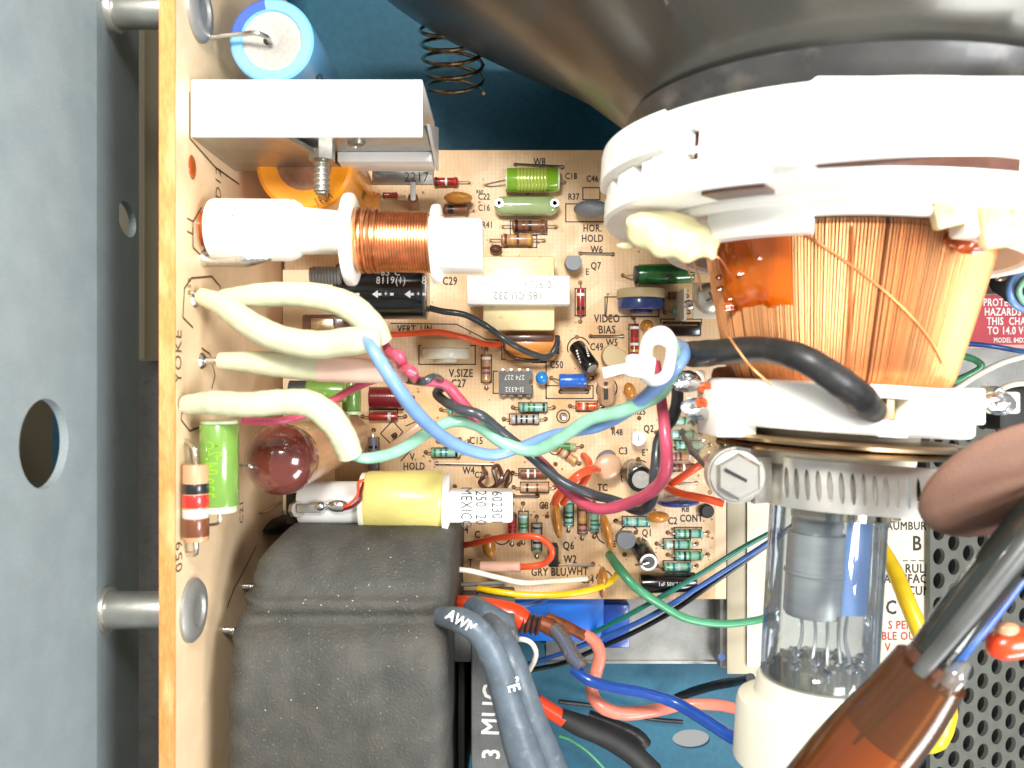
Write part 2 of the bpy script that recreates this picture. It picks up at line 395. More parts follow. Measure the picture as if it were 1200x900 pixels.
# ---------------------------------------------------------------- side board, seen almost edge on
XS = -5.67
T = SB = thing('side_board', 'tan circuit board seen nearly edge on, orange fibre edge towards the viewer', 'circuit board', (XS, 0, -.5))
part(T, 'laminate', G().span((XS-.24,-13,-.5),(XS,13,6.62)), 'side_board', 0)
part(T, 'cut_edge', G().span((XS-.262,-13,6.62),(XS+.004,13,6.66)), 'board_edge', 0)
def on_side(px, py):                      # point on the inner face of the side board
    d = 5.67/((600-px)/1000.0); return V((XS, (450-py)*d/1000.0, H-d))
def side(px, py, e=.004, rot=90):
    p = on_side(px, py); c, s_ = cos(radians(rot)), sin(radians(rot))
    return lambda u, v: V((XS+e, p.y+(u*s_+v*c), p.z+(-u*c+v*s_)))
for s_, px, py, sz in (('YOKE',209,418,.42),('L1',223,264,.42),('D12',256,215,.42),('059',210,652,.42),('R59',222,336,.22),('C21',283,600,.34)):
    text(SB, s_, sz, side(px, py, rot=90), 'brown_ink', name='lettering')
g = G()
def sline(pts, w=.02):
    for (a, b) in zip(pts, pts[1:]):
        A = on_side(*a)+V((.004,0,0)); B = on_side(*b)+V((.004,0,0)); t = (B-A).normalized(); q = t.cross(V((1,0,0)))*w
        g.add([A+q, A-q, B-q, B+q], [(0,1,2,3)])
sline([(216,338),(224,326),(248,324),(258,336),(259,352)]); sline([(216,338),(214,372),(226,384)]); sline([(248,455),(252,440),(246,415),(236,408)])
sline([(214,470),(212,492),(222,505),(236,500)]); sline([(236,300),(226,290),(226,260),(236,243)]); sline([(300,640),(286,668),(274,690),(266,712)]); sline([(222,108),(222,162),(252,196),(280,216)])
part(T, 'printed_outline', g, 'brown_ink', 0, kind='stuff')
M('amber_blob', (150,66,20), .2, coat=.8)
for px, py, r in ((225,196,.17),(237,272,.2)): 
    p = on_side(px, py); part(T, 'flux_spot', G().ball(p, r, sc=(.25,1.3,1)), 'amber_blob')
for py, nm in ((715,'lower'),(12,'upper')):
    p = on_side(224 if py > 400 else 231, py)
    T = thing('board_stud', f'domed grey rivet head on the tan side board, {"beside the black moulded block" if py>400 else "above the white heat sink"}', 'rivet', (p.x, p.y, p.z-.6), 'rivets holding the side board')
    part(T, 'head', G().lathe(p, (1,0,0), [(0,.56),(.06,.56),(.12,.50),(.15,.38),(.15,.30),(.10,.26),(.10,.16),(.13,0.001)], 32), 'galv')
    T = thing('standoff', f'round steel spacer between grey wall and side board, {"the lower one" if py>400 else "at the top edge"}', 'spacer', (XW, p.y, p.z-.3), 'spacers behind the side board')
    part(T, 'barrel', G().cyl((XW-.4, p.y, p.z), (XS-.24, p.y, p.z), .33, n=28, bev=.03), 'zinc')
    part(T, 'collar', G().cyl((XW-.4, p.y, p.z), (XW+.05, p.y, p.z), .40, n=28, bev=.03), 'zinc')

# ---------------------------------------------------------------- main board
MB = thing('main_board', 'large tan printed circuit board lying flat, crowded with small parts and black lettering', 'circuit board', (0,0,-.16))
part(MB, 'laminate', G().span((-5.6, W(0,702).y, -.16), (W(851,0).x, W(0,176).y, 0)), 'main_board_face', 0)
part(MB, 'end_strip', G().span((W(838,0).x, W(0,701.5).y, .001), (W(850.6,0).x, W(0,560).y, .006)), 'side_board', 0)
EYE = []
OL = G()
def ln(x0, y0, x1, y1, w=.014):
    A = W(x0, y0, 0)+V((0,0,.005)); B = W(x1, y1, 0)+V((0,0,.005)); t = (B-A).normalized(); q = t.cross(V((0,0,1)))*w
    A = A-t*w; B = B+t*w; OL.add([A+q, A-q, B-q, B+q], [(0,1,2,3)])
def box_ol(x0, y0, x1, y1): ln(x0,y0,x1,y0); ln(x1,y0,x1,y1); ln(x1,y1,x0,y1); ln(x0,y1,x0,y0)
def arc_ol(cx, cy, r, a0=0, a1=360):
    n = 18; P = [(cx+r*cos(radians(a0+(a1-a0)*i/n)), cy-r*sin(radians(a0+(a1-a0)*i/n))) for i in range(n+1)]
    for a, b in zip(P, P[1:]): ln(*a, *b)
for s_, px, py, h in (('W8',632,190,9),('C18',669,207,8),('C46',694,210,8),('C22',567,231,8),('C16',567,244,8),('R41',571,264,8),('R37',672,231,8),('HOR.',694,268,9),('HOLD',694,280,9),('W6',699,293,9),
    ('Q7',698,312,9),('E',688,319,8),('C29',527,330,10),('VIDEO',711,374,10),('BIAS',711,387,10),('W5',717,402,9),('C49',699,407,9),('C50',652,428,9),('R52',648,411,9),('V.SIZE',540,438,10),('C27',537,450,10),
    ('VERT. LIN.',487,386,9),('V.',484,536,9),('HOLD',485,547,9),('W4',549,552,9),('C15',558,517,9),('C3',730,529,9),('Q2',760,503,9),('R48',723,507,8),('C8',637,593,9),('Q6',666,640,10),('W2',668,656,10),
    ('GRY BLU,',644,671,10),('WHT',677,670,10),('Q1',758,625,9),('C1',750,634,8),('E',720,638,8),('C2',788,611,9),('CONT.',811,608,9),('C24',540,621,10),('C',559,627,9),('T',551,660,9),('C34',688,680,9),('R8',803,597,8),
    ('E',754,531,8),('R60',562,225,5),('TC',706,572,9),('C28',563,557,8),('R25',750,483,8)):
    text(MB, s_, h*1.32*.021, flat(px, py, .005), 'ink', fat=.018, sq=.74)
for r in ((683,220,703,234),(663,239,712,260),(709,348,772,371),(491,405,557,427),(640,452,695,467),(587,300,588,301),(624,424,640,425),(774,374,822,380),(608,549,641,560),(623,452,624,461)): box_ol(*r)
ln(458,379,535,380); ln(535,380,570,398); ln(570,398,588,399); ln(588,399,588,421); ln(588,421,606,422); ln(624,424,640,424); ln(640,424,640,467)
ln(578,435,583,435); ln(578,435,578,461); ln(578,461,584,461); ln(712,348,710,371)
arc_ol(678,408,13,20,200); arc_ol(660,488,7.5); arc_ol(710,455,13,-60,70); arc_ol(712,457,13,120,220); arc_ol(747,558,19,60,200); arc_ol(588,628,10,180,360); arc_ol(737,628,12,30,150)
arc_ol(651,525,8); arc_ol(590,560,10,-60,60); arc_ol(708,678,9,0,180); arc_ol(712,624,13,100,260); arc_ol(528,640,14,-70,70)
for a in (((459,508),(446,493),(459,508)),): pass
for x0, y0, x1, y1 in ((446,508,460,493),(460,493,472,506),(446,508,460,522),(460,522,472,506),(476,499,490,493),(490,493,506,508),(470,540,488,520)): ln(x0,y0,x1,y1)
def lead_hole(px, py): EYE.append((px, py))
for p in ((533,570),(601,554),(651,544),(630,581),(584,289),(713,373),(749,490),(769,507),(774,520),(748,538),(832,577),(766,552),(722,610),(745,624),(727,624),(732,650),(608,638),(637,593),(649,640),(718,502),(690,455),(641,605),(783,546)): lead_hole(*p)
# jumper wires
def jumper(x0, y0, x1, y1, label, w=.028, h=.07):
    a, b = W(x0,y0), W(x1,y1); m = (a+b)/2; lead_hole(x0,y0); lead_hole(x1,y1)
    pts = [a, a+V((0,0,h*.7)), a*.94+b*.06+V((0,0,h)), a*.06+b*.94+V((0,0,h)), b+V((0,0,h*.7)), b]
    return solo('jumper_wire', G().tube(pts, w, 6, 3), 'silver_lead', label, 'jumper wire', 'bare jumper wires on the main board', at=m)
jumper(604,193,659,196,'bare jumper wire above the green film capacitor, under the print W8')
jumper(680,297,718,298,'bare jumper wire between the prints W6 and Q7')
jumper(692,394,729,394,'bare jumper wire under the printed words VIDEO BIAS')
jumper(512,543,577,544,'long bare jumper wire above the print W4')
jumper(654,661,695,661,'bare jumper wire under the print W2')
jumper(602,581,629,581,'short bare jumper wire right of the white coil form with rotated print')
jumper(796,566,816,566,'short bare jumper wire between the two orange wires at the right edge of the board')
# ---------------------------------------------------------------- small axial parts
PR = {}
def axial(cx, cy, rot, bl, span, base, bands, label, dia=11, kind='resistor', shape='bone', mat_lead='silver_lead'):
    s = H/1000; key = (bl, span, base, tuple(bands), dia, shape)
    px = cos(radians(rot))*span/2; py = -sin(radians(rot))*span/2
    lead_hole(cx-px, cy-py); lead_hole(cx+px, cy+py); loc = W(cx, cy)
    if key in PR: return clone(PR[key], loc, radians(rot), label)
    T = thing(kind, label, kind, loc, kind+'s lying on the main board', radians(rot))
    l = bl*s; r = dia/2*s; zc = r+.02; sp = span*s
    if shape == 'bone': pr = [(0,r*.35),(0.01,r*.75),(.04,r*.98),(l*.12,r),(l*.2,r*.86),(l*.8,r*.86),(l*.88,r),(l-.04,r*.98),(l-.01,r*.75),(l,r*.35)]
    elif shape == 'tube': pr = [(0,r*.5),(0.015,r*.92),(.04,r),(l-.04,r),(l-.015,r*.92),(l,r*.5)]
    def rad(t):
        for (a, ra), (b, rb) in zip(pr, pr[1:]):
            if a <= t <= b: return ra+(rb-ra)*(t-a)/max(b-a, 1e-6)
        return r
    bd = part(T, 'body', G().lathe((-l/2,0,zc), (1,0,0), pr, 14), base, local=True)
    for (f, wd, m) in bands:
        t0 = l*f-wd*l/2; t1 = l*f+wd*l/2
        part(bd, 'band', G().lathe((-l/2,0,zc), (1,0,0), [(t0, rad(t0)+.001),(t0, rad(t0)+.006),(t1, rad(t1)+.006),(t1, rad(t1)+.001)], 14), 'band_'+m, local=True)
    for sg in (-1, 1):
        part(T, 'lead', G().tube([(sg*l*.49,0,zc),(sg*(sp/2-.06),0,zc),(sg*(sp/2-.01),0,zc-.04),(sg*sp/2,0,0)], .017, 6, 3), mat_lead, local=True)
    PR[key] = T; return T
def bands4(*c): return [(f, .085, k) for f, k in zip((.13,.34,.52,.87), c)]
A = axial
mint = lambda *c: bands4(*c)
A(625,477.5,0,32,48,'mint_body',mint('teal','green','teal','black'),'mint green banded resistor just above the grey striped one, below the chip')
A(615,491,0,33,49,'grey_body',[(f,.07,'black') for f in (.2,.38,.56,.8)],'grey resistor with dark stripes below the chip')
A(534,480,0,20,34,'mint_body',mint('teal','black','teal','green'),'short mint resistor partly under the pink and black twisted wires, below the print C27')
A(523,530,0,34,48,'mint_body',mint('green','teal','teal','black'),'mint banded resistor above the jumper W4')
A(531,517,0,22,36,'brown_body',[],'plain brown resistor just above the mint one over jumper W4')
A(523,214.5,0,29,56,'red_body',bands4('black','red','white','red'),'dark red beaded resistor at the upper left corner of the main board')
A(620,266,0,40,64,'brown_body',bands4('black','brown','black','brown'),'dull dark brown resistor inside a printed box under the glassy capacitor', 14)
A(606,282,0,36,64,'tan_body',bands4('brown','gold','brown','gold'),'light brown shiny resistor just above the white transformer', 14)
A(450,488,0,34,50,'red_body',[(.72,.1,'silver')],'slim red diode below the dark red choke', 10, 'diode', 'tube')
A(570,432,90,32,46,'tan_body',bands4('gold','violet','brown','white'),'upright tan resistor with yellow band left of the chip')
A(680,354,90,32,46,'red_body',[(.25,.12,'black'),(.75,.1,'white')],'small upright glass diode with red middle right of the white transformer', 9, 'diode', 'tube')
A(438,531,90,38,54,'slate_body',[(.3,.08,'black'),(.5,.06,'white'),(.7,.08,'black')],'upright dark striped diode left of the V. HOLD control', 10, 'diode', 'tube')
A(626,571,0,33,48,'pale_tan',[(.25,.08,'black'),(.6,.06,'brown')],'pale diode with faint print, lower of the pair by the black coil of wire', 10, 'diode', 'tube')
A(625,554.5,0,32,50,'brown_body',[(.3,.08,'white'),(.55,.06,'white'),(.72,.05,'red')],'dark speckled diode, upper of the pair by the black coil of wire', 10, 'diode', 'tube')
A(613,613,90,24,46,'mint_body',mint('silver','green','green','white'),'upright mint green resistor beside the rotated print on the coil form')
A(600,614,90,30,48,'red_body',bands4('brown','red','red','black'),'upright dark red resistor partly hidden by the white coil form')
A(629,629,90,32,47,'grey_body',bands4('green','black','green','black'),'upright grey green resistor crossed by the orange wire loop')
A(666,600,90,30,44,'mint_body',mint('teal','black','teal','teal'),'upright mint resistor right of the tan leaf shaped capacitor C8')
A(682,608,90,32,46,'tan_body',bands4('violet','brown','gold','brown'),'upright pinkish tan resistor, middle of the row of three')
A(696,609,90,26,40,'mint_body',mint('teal','teal','green','teal'),'upright mint resistor, rightmost of the row of three')
A(745,610.5,0,31,48,'mint_body',mint('teal','silver','teal','teal'),'mint resistor lying left of the small orange disc C2')
for i, (cx, cy) in enumerate(((806,624),(793,637),(806,650),(793,663))):
    A(cx, cy, 0, 32, 47, 'mint_body', mint(*(('teal','green','black','teal'),('silver','brown','teal','green'),('teal','black','green','green'),('green','teal','silver','teal'))[i]),
      ('topmost of the four mint resistors stacked in the lower right of the board, under CONT.','second mint resistor down in the lower right stack of four','third mint resistor down in the lower right stack of four','lowest mint resistor of the lower right stack, above the black capacitor')[i])
for i, (cx, cy, b, bd, lb) in enumerate(((800,493,'mint_body',mint('teal','silver','green','teal'),'dark mint resistor highest in the column right of the pink wire'),(799,508.5,'mint_body',mint('silver','teal','green','teal'),'mint resistor second in the column right of the pink wire'),
    (807,521.5,'mint_body',mint('teal','green','teal','silver'),'third mint resistor down, right of the pink wire, set a little rightwards'),(795,534.5,'tan_body',bands4('violet','violet','brown','silver'),'tan and violet resistor fourth in the column right of the pink wire'),(799,547.5,'brown_body',bands4('black','brown','white','black'),'dark brown resistor under the tip of the upper orange wire'))):
    A(cx, cy, 0, 30 if i != 2 else 33, 44 if i != 2 else 48, b, bd, lb)
A(687,476,0,25,38,'orange_body',bands4('red','white','brown','red'),'orange red resistor between the chip capacitor and the white cable tie', 10)
A(742.5,398,90,36,50,'red_body',bands4('gold','white','red','white'),'upright red and white resistor left of the cable tie loop')
A(790,347,0,17,30,'brown_body',[],'short brown resistor beside the blue disc at the bracket', 10)
A(793,366,0,13,28,'mint_body',[(.5,.3,'green')],'tiny dull green diode below the blue disc at the bracket', 11, 'diode', 'tube')
A(664,533,-35,26,36,'tan_body',bands4('brown','silver','brown','gold'),'slanting tan resistor right of the crossing wires, above the orange wire end')
A(660,523,0,30,44,'glass_green',[(.5,.5,'green')],'pale green tubular resistor just under the mint and blue crossing', 9, 'resistor', 'tube')
# printed boxes around some of them
for b in ((608,472,641,483),(597,485,631,497),(506,525,539,536),(598,259,641,275),(588,276,629,290),(433,479,466,492),(564,416,576,448),(674,338,686,370),(433,513,444,550),(610,565,643,577),(608,599,619,625),(623,613,635,645),(661,585,672,616),(677,592,688,625),(690,597,701,622),(729,605,761,617),
    (790,618,822,630),(777,631,809,643),(790,644,822,656),(777,657,809,669),(791,516,823,527),(737,380,748,417),(675,470,700,482),(433,454,473,480)): box_ol(*b)

def disc(name, px, py, lx, th, rot, z, mat, label, cat='capacitor', hz=None, leads=True, group='disc capacitors on the main board'):
    s = (H-z)/1000; c = W(px, py, z); hz = hz or lx*s/2; c0 = c.copy(); R = Matrix.Rotation(radians(rot), 3, 'Z')
    T = thing(name, label, cat, (c.x, c.y, 0), group)
    part(T, 'body', G().ball(c, 1, 20, 12, (lx*s/2, th*s/2, hz), R=R), mat)
    if leads:
        for sg in (-1, 1):
            d = R @ V((lx*s*.3*sg, 0, 0)); part(T, 'lead', G().tube([c+d-V((0,0,hz*.3)), V((c.x+d.x*1.2, c.y+d.y*1.2, z*.35)), V((c.x+d.x*1.2, c.y+d.y*1.2, 0))], .018, 6, 3), 'silver_lead')
    return T
disc('disc_capacitor', 537,232,34,13,0,.45,'tan_disc','orange brown disc capacitor near the upper left corner of the board, by print C22')
A(535,247,0,30,42,'brown_body',[(.3,.2,'black')],'dark brown resistor directly below the orange brown disc near C22', 12)
disc('disc_capacitor', 693,245,42,20,0,.5,'grey_epoxy','slate grey disc capacitor against the white yoke ring, by HOR. HOLD')
disc('disc_capacitor', 652,607,48,13,-82,.6,'tan_disc','narrow tan leaf shaped capacitor at print C8')
disc('disc_capacitor', 711,623,46,13,-78,.6,'tan_disc','narrow tan leaf shaped capacitor hanging above the green wire end')
disc('disc_capacitor', 706,682,36,12,88,.6,'tan_disc','tan leaf shaped capacitor at the lower edge of the board over the yellow wire')
disc('disc_capacitor', 771,606,27,14,3,.35,'tan_disc','small bright orange disc capacitor at print C2')
disc('disc_capacitor', 758,382,16,15,0,.5,'tan_disc','small orange disc peeking over the top of the cable tie loop')
disc('disc_capacitor', 738,458,14,20,15,.5,'tan_disc','small orange bead under the cable tie head')
disc('disc_capacitor', 712,547,34,30,25,.6,'pale_tan','flat pinkish tan disc capacitor beside the printed C3', hz=.12)
disc('disc_capacitor', 710,538,26,20,35,.35,'grey_epoxy','greyish green disc behind the pinkish tan one near C3', hz=.12)
disc('disc_capacitor', 795,588,50,12,3,.4,'blue_disc','navy blue disc capacitor on edge above print C2')
disc('disc_capacitor', 635,443,15,16,0,.3,'sky_bead','bright sky blue bead capacitor right of the chip', hz=.16)
disc('disc_capacitor', 573,640,16,30,8,.4,'tan_disc','brown disc standing under the printed coil form, above the orange wire')
# white / grey transistors (D shaped)
def transistor(px, py, r, h, rot, mat, label, mark=None):
    s = (H-h)/1000; c = W(px, py, h); R = r*s; pts = [(R*cos(radians(a)), R*sin(radians(a))) for a in range(-50, 231, 20)]
    T = thing('transistor', label, 'transistor', (c.x, c.y, 0), 'small transistors', 0)
    rot = radians(rot); P = [(x*cos(rot)-y*sin(rot), x*sin(rot)+y*cos(rot)) for x, y in pts]; n = len(P)
    g = G(); g.add([(c.x+x, c.y+y, .25) for x, y in P]+[(c.x+x, c.y+y, h-.02) for x, y in P]+[(c.x+x*.94, c.y+y*.94, h) for x, y in P],
        [tuple(range(n))]+[tuple(range(2*n, 3*n))]+[(i+k*n, (i+1)%n+k*n, (i+1)%n+(k+1)*n, i+(k+1)*n) for k in (0,1) for i in range(n)])
    part(T, 'body', g, mat)
    for k in (-1, 0, 1): d = V((cos(rot), sin(rot), 0))*k*.12; part(T, 'lead', G().tube([V((c.x,c.y,.27))+d, V((c.x,c.y,.12))+d*1.3, V((c.x,c.y,0))+d*1.6], .02, 5, 2), 'silver_lead')
    if mark: text(T, mark, .2, lambda u, v: V((c.x+u, c.y+v, h+.004)), 'ink')
    return T
transistor(672,307,10,.55,180,'grey_epoxy','grey D shaped transistor beside the print Q7')
transistor(748,514,9,.5,270,'white_trans','white D shaped transistor with a black 1 at print Q2','1')
transistor(734,633,11.5,.55,180,'grey_epoxy','grey transistor left of the print Q1')
transistor(720,417,14,.7,150,'beige_ceramic','pale grey transistor with a yellow rim between C49 and the cable tie')
T = thing('transistor', 'thin black flat transistor on edge right of the orange wire loop, by Q6', 'transistor', W(648,650), 'small transistors')
part(T, 'body', G().box(W(648,650,.3), (.24,.5,.55), None, .03), 'matte_black')
for dy in (-.15,0,.15): part(T, 'lead', G().tube([W(648,650,.05)+V((0,dy,0)), W(648,650,-.02)+V((0,dy,0))], .02, 5, 0), 'silver_lead')
# black round grommet
solo('pin_cap', G().lathe(W(827,598), (0,0,1), [(0,.17),(.18,.17),(.22,.14),(.22,.001)], 20), 'matte_black', 'small round black post at the right edge of the board under the orange wire', 'post')
# ---------------------------------------------------------------- integrated circuit
T = thing('chip', 'grey eight legged chip with upside down white numbers below the transformer', 'chip', W(604,448.5))
a, b = W(584.5,435.5,.3), W(624,461.5,.3)
R0 = [(a.x,a.y),(b.x,a.y)]+[(b.x-.09*sin(radians(t)), (a.y+b.y)/2+.09*cos(radians(t))) for t in range(0,181,30)]+[(b.x,b.y),(a.x,b.y)]
part(T, 'body', G().prism(R0, [], lambda u, v, h: V((u, v, .12+h)), .2), 'chip_black', 30)
for i in range(4):
    for yy, sg in ((a.y, 1), (b.y, -1)):
        x = a.x+.1+i*(b.x-a.x-.2)/3; part(T, 'pin', G().span((x-.055, yy, .16), (x+.055, yy+sg*.07, .2), .01).span((x-.03, yy+sg*.05, 0), (x+.03, yy+sg*.08, .19), .005), 'silver_lead')
text(T, '274 227', .17, flat(603,442,.324,180), 'ink_white'); text(T, 'SI-6332', .17, flat(603,456,.324,180), 'ink_white')
# ---------------------------------------------------------------- bigger board parts
def cylcap(name, label, p0, p1, r, mat, parts=(), cat='capacitor', group=None, n=28, bev=.03, leads=None):
    p0 = V(p0); p1 = V(p1); m = (p0+p1)/2; T = thing(name, label, cat, (m.x, m.y, min(m.z-r, 5.9)), group)
    part(T, 'body', G().cyl(p0, p1, r, n=n, bev=bev), mat)
    for (nm, f0, f1, rr, mt) in parts: part(T, nm, G().cyl(p0+(p1-p0)*f0, p0+(p1-p0)*f1, r*rr, n=n), mt)
    for ld in (leads or []): part(T, 'lead', G().tube(ld, .022, 6, 4), 'silver_lead')
    return T
z = .3; r = .29
T = cylcap('film_capacitor', 'glossy green cylindrical capacitor with a pale ribbed middle under the print W8', W(594,211,z), W(653,211,z), r, 'green_film', leads=[[W(594,211,z), W(575,215,.2), W(567,217,0)],[W(653,211,z),W(660,212,.2),W(663,212,0)]]); lead_hole(567,217)
part(T, 'end_face', G().cyl(W(592.5,211,z), W(594.3,211,z), r*.93, n=24), 'lime_end'); part(T, 'end_face', G().cyl(W(653,211,z), W(655.5,211,z), r*.93, n=24), 'lime_end')
g = G(); 
for i in range(9): g.cyl(W(606+i*3.9,211,z), W(609.2+i*3.9,211,z), r*1.03, n=24, bev=.01)
part(T, 'ribbed_band', g, 'green_band', kind='stuff')
T = thing('film_capacitor', 'glassy grey green oval capacitor lying under the green cylinder', 'capacitor', W(617,240))
a, b = W(579,228,.55), W(655,250,.55); part(T, 'body', G().box((a+b)/2-V((0,0,.25)), (abs(b.x-a.x), abs(b.y-a.y), .5), None, .22, 5), 'glass_green')
for sx in (585, 650): part(T, 'end_ring', G().lathe(W(sx,238,.56)-V((0,0,.02)), (0,0,1), [(0,.1),(.04,.1),(.04,.06),(0,.06)], 14), 'silver_lead')
# green dark tubular capacitor
T = cylcap('film_capacitor', 'dark green tubular capacitor with black print near the screw bracket', W(747,322,.35), W(812,320,.35), .25, 'green_dark_film', leads=[[W(747,322,.35),W(736,323,.2),W(730,323,0)]]); lead_hole(730,323)
part(T, 'end_face', G().cyl(W(743.5,322,.35), W(747.2,322,.35), .22, n=20), 'grey_black_epoxy')
for i, s_ in enumerate(('.1 200V','MMC')):
    q = W(785,318+i*8,.35)
    text(T, s_, .15, (lambda q, dy: lambda u, v: V((q.x+u, q.y+dy*0+v, .35+sqrt(max(.255**2-(q.y+v-W(0,321,.35).y)**2, 0))+.004)))(q, 0), 'ink')
# video bias trimmer: blue disc with beige top
def trimmer(px0, px1, py0, py1, z, top, low, label):
    s = (H-z)/1000; cx = (px0+px1)/2; r = (px1-px0)/2*s; T = thing('trimmer', label, 'trimmer', W(cx,(py0+py1)/2), 'trimmer controls')
    c = W(cx, py0+4, z-r)       # disc on edge: axis along image vertical
    def dd(y0, y1, rr): return G().cyl(V((c.x, W(0,y0,z).y, z-r)), V((c.x, W(0,y1,z).y, z-r)), rr, n=36, bev=.03)
    part(T, 'ceramic_plate', dd(py0, py0+(py1-py0)*.42, r), top); part(T, 'wheel', dd(py0+(py1-py0)*.42, py1-2, r*.97), low); part(T, 'hub', dd(py1-2.5, py1+2, r*.45), low); 
    part(T, 'lead', G().tube([V((c.x-r*.8, W(0,py0+6,z).y, .3)), V((c.x-r*.8, W(0,py0+6,z).y, 0))], .03, 6, 0), 'silver_lead')
    return T
trimmer(722,780,336,363,.75,'beige_ceramic','blue_disc','blue wheel trimmer with a beige back above the print VIDEO')
trimmer(493,552,397,422,.75,'beige_ceramic','ivory','pale ivory wheel trimmer below the red wire, by V.SIZE')
# V HOLD potentiometer slab
a = W(452,528,.5); b = W(492,499,.5); d = (b-a); R = Matrix.Rotation(atan2(d.y, d.x), 3, 'Z')
T = thing('trimmer', 'brown slab shaped trimmer standing diagonally over two printed diamonds, above V. HOLD', 'trimmer', W(472,515), 'trimmer controls')
part(T, 'slab', G().box((a+b)/2-V((0,0,.22)), (d.length, .17, .55), R, .03), 'pale_tan'); part(T, 'wiper', G().box((a+b)/2-V((0,0,.1))+R@V((.05,-.14,0)), (d.length*.6, .1, .3), R, .02), 'steel'); part(T, 'tip', G().box(W(462,510,.3), (.12,.1,.25), R, .02), 'matte_black')
# electrolytics
def elec(label, p0, p1, r, top='cap_grey_face', stripes=0, sleeve='glossy_black', ring=None):
    p0 = V(p0); p1 = V(p1); ax = (p1-p0); T = thing('electrolytic_capacitor', label, 'capacitor', (p0.x, p0.y, 0), 'electrolytic capacitors on the main board')
    part(T, 'can', G().cyl(p0, p1, r, n=28, bev=.05), sleeve); part(T, 'end_cap', G().lathe(p1, ax, [(-.01, r*.66),(.006, r*.66),(.006,.001)], 24), top)
    if ring: part(T, 'end_ring', G().lathe(p1, ax, [(-.01, r*.92),(.003, r*.92),(.003, r*.68)], 24), ring)
    if stripes:
        g = G(); a, e1, e2 = frame(ax)
        for k in range(stripes):
            t = ax.length*(.3+.09*k)
            for j in range(3):
                an = radians(-60+k*7+j*75); g.lathe(p0, ax, [(t, r+.004),(t+.05, r+.004)], 3, degrees_(an), degrees_(an)+14)
        part(T, 'print', g, 'ink_white', 0)
    return T
def degrees_(a): return a*180/pi
elec('small black electrolytic lying aslant with a grey end, at print C49', W(675,405,.3), W(694,432,.75), .20, stripes=5); lead_hole(676,395)
elec('upright black electrolytic with white marks and a silver top, at print C3', W(742,552,.05), W(751,562,1.3), .31, stripes=9)
T = elec('upright black electrolytic with a ringed white top, at print C1', W(750,640,.1), W(760,659,1.0), .23, ring='ink_white', top='grey_black_epoxy'); part(T, 'lead', G().tube([W(760,659,1.02), W(752,661,1.05), W(745,662,.9)], .03, 6, 4), 'silver_lead')
T = cylcap('electrolytic_capacitor', 'fat black electrolytic lying on the lower edge of the board, white writing along it', W(750,684,.3), W(815,682,.3), .24, 'glossy_black', group='electrolytic capacitors on the main board')
text(T, '1uF 50V 2.2', .13, (lambda q: lambda u, v: V((q.x+u, q.y+v, .3+sqrt(max(.245**2-(v+.03)**2, 0))+.004)))(W(783,682,.3)), 'ink_white')
T = cylcap('film_capacitor', 'royal blue cylindrical capacitor right of the sky blue bead, at print C50', W(655,446,.25), W(687,446,.25), .165, 'blue_film', leads=[[W(655,446,.25),W(650,444,.2),W(646,443,0)],[W(687,446,.25),W(692,443,.2),W(694,443,0)]]); lead_hole(646,443); lead_hole(694,443)
for f in (.12,.8): part(T, 'rib', G().cyl(W(655+32*f,446,.25), W(658+32*f,446,.25), .175, n=24), 'blue_film')
lead_hole(657,459); lead_hole(688,459); jumper(657,459,688,459,'dark bare wire directly below the royal blue capacitor')
T = cylcap('choke', 'dark red wound choke inside a printed box left of V.SIZE', W(433,466,.3), W(472,466,.3), .25, 'dark_red', cat='choke', leads=[[W(472,466,.3),W(480,466,.2),W(484,466,0)]]); lead_hole(484,466)
g = G(); [g.cyl(W(436+i*2.8,466,.3), W(438+i*2.8,466,.3), .262, n=20) for i in range(13)]; part(T, 'winding', g, 'dark_red', kind='stuff')
# pinkish tube on the board beside the cable tie, with dark stripes
T = cylcap('striped_tube', 'pinkish ribbed tube with a dark striped core standing below the tail of the cable tie', W(710,468,.2), W(710,446,.9), .20, 'pale_tan', cat='tube')
for k in range(5): part(T, 'rib', G().cyl(W(710,467-k*4,.2+k*.14), W(710,465.5-k*4,.2+k*.14), .22, n=20), 'tan_body')
part(T, 'core', G().box(W(710,458,.95), (.1,.42,.06), None, .02), 'ink')
solo('trimmer_screw', G().lathe(W(660,488), (0,0,1), [(0,.1),(.05,.1),(.07,.08),(.05,.001)], 16), 'silver_lead', 'tiny round metal stud in a printed ring just above the mint wire', 'stud')
# dark power transistor at right
T = thing('power_transistor', 'long glossy dark power transistor under the cable tie loop at the right', 'transistor', W(797,387))
part(T, 'body', G().box(W(797,386,.5), (.93,.36,.5), None, .05), 'glossy_black'); part(T, 'edge_line', G().box(W(797,381,.76), (.8,.03,.02)), 'bronze')
part(T, 'tab', G().box(W(797,394,.3), (.8,.06,.5), None, .02), 'steel')
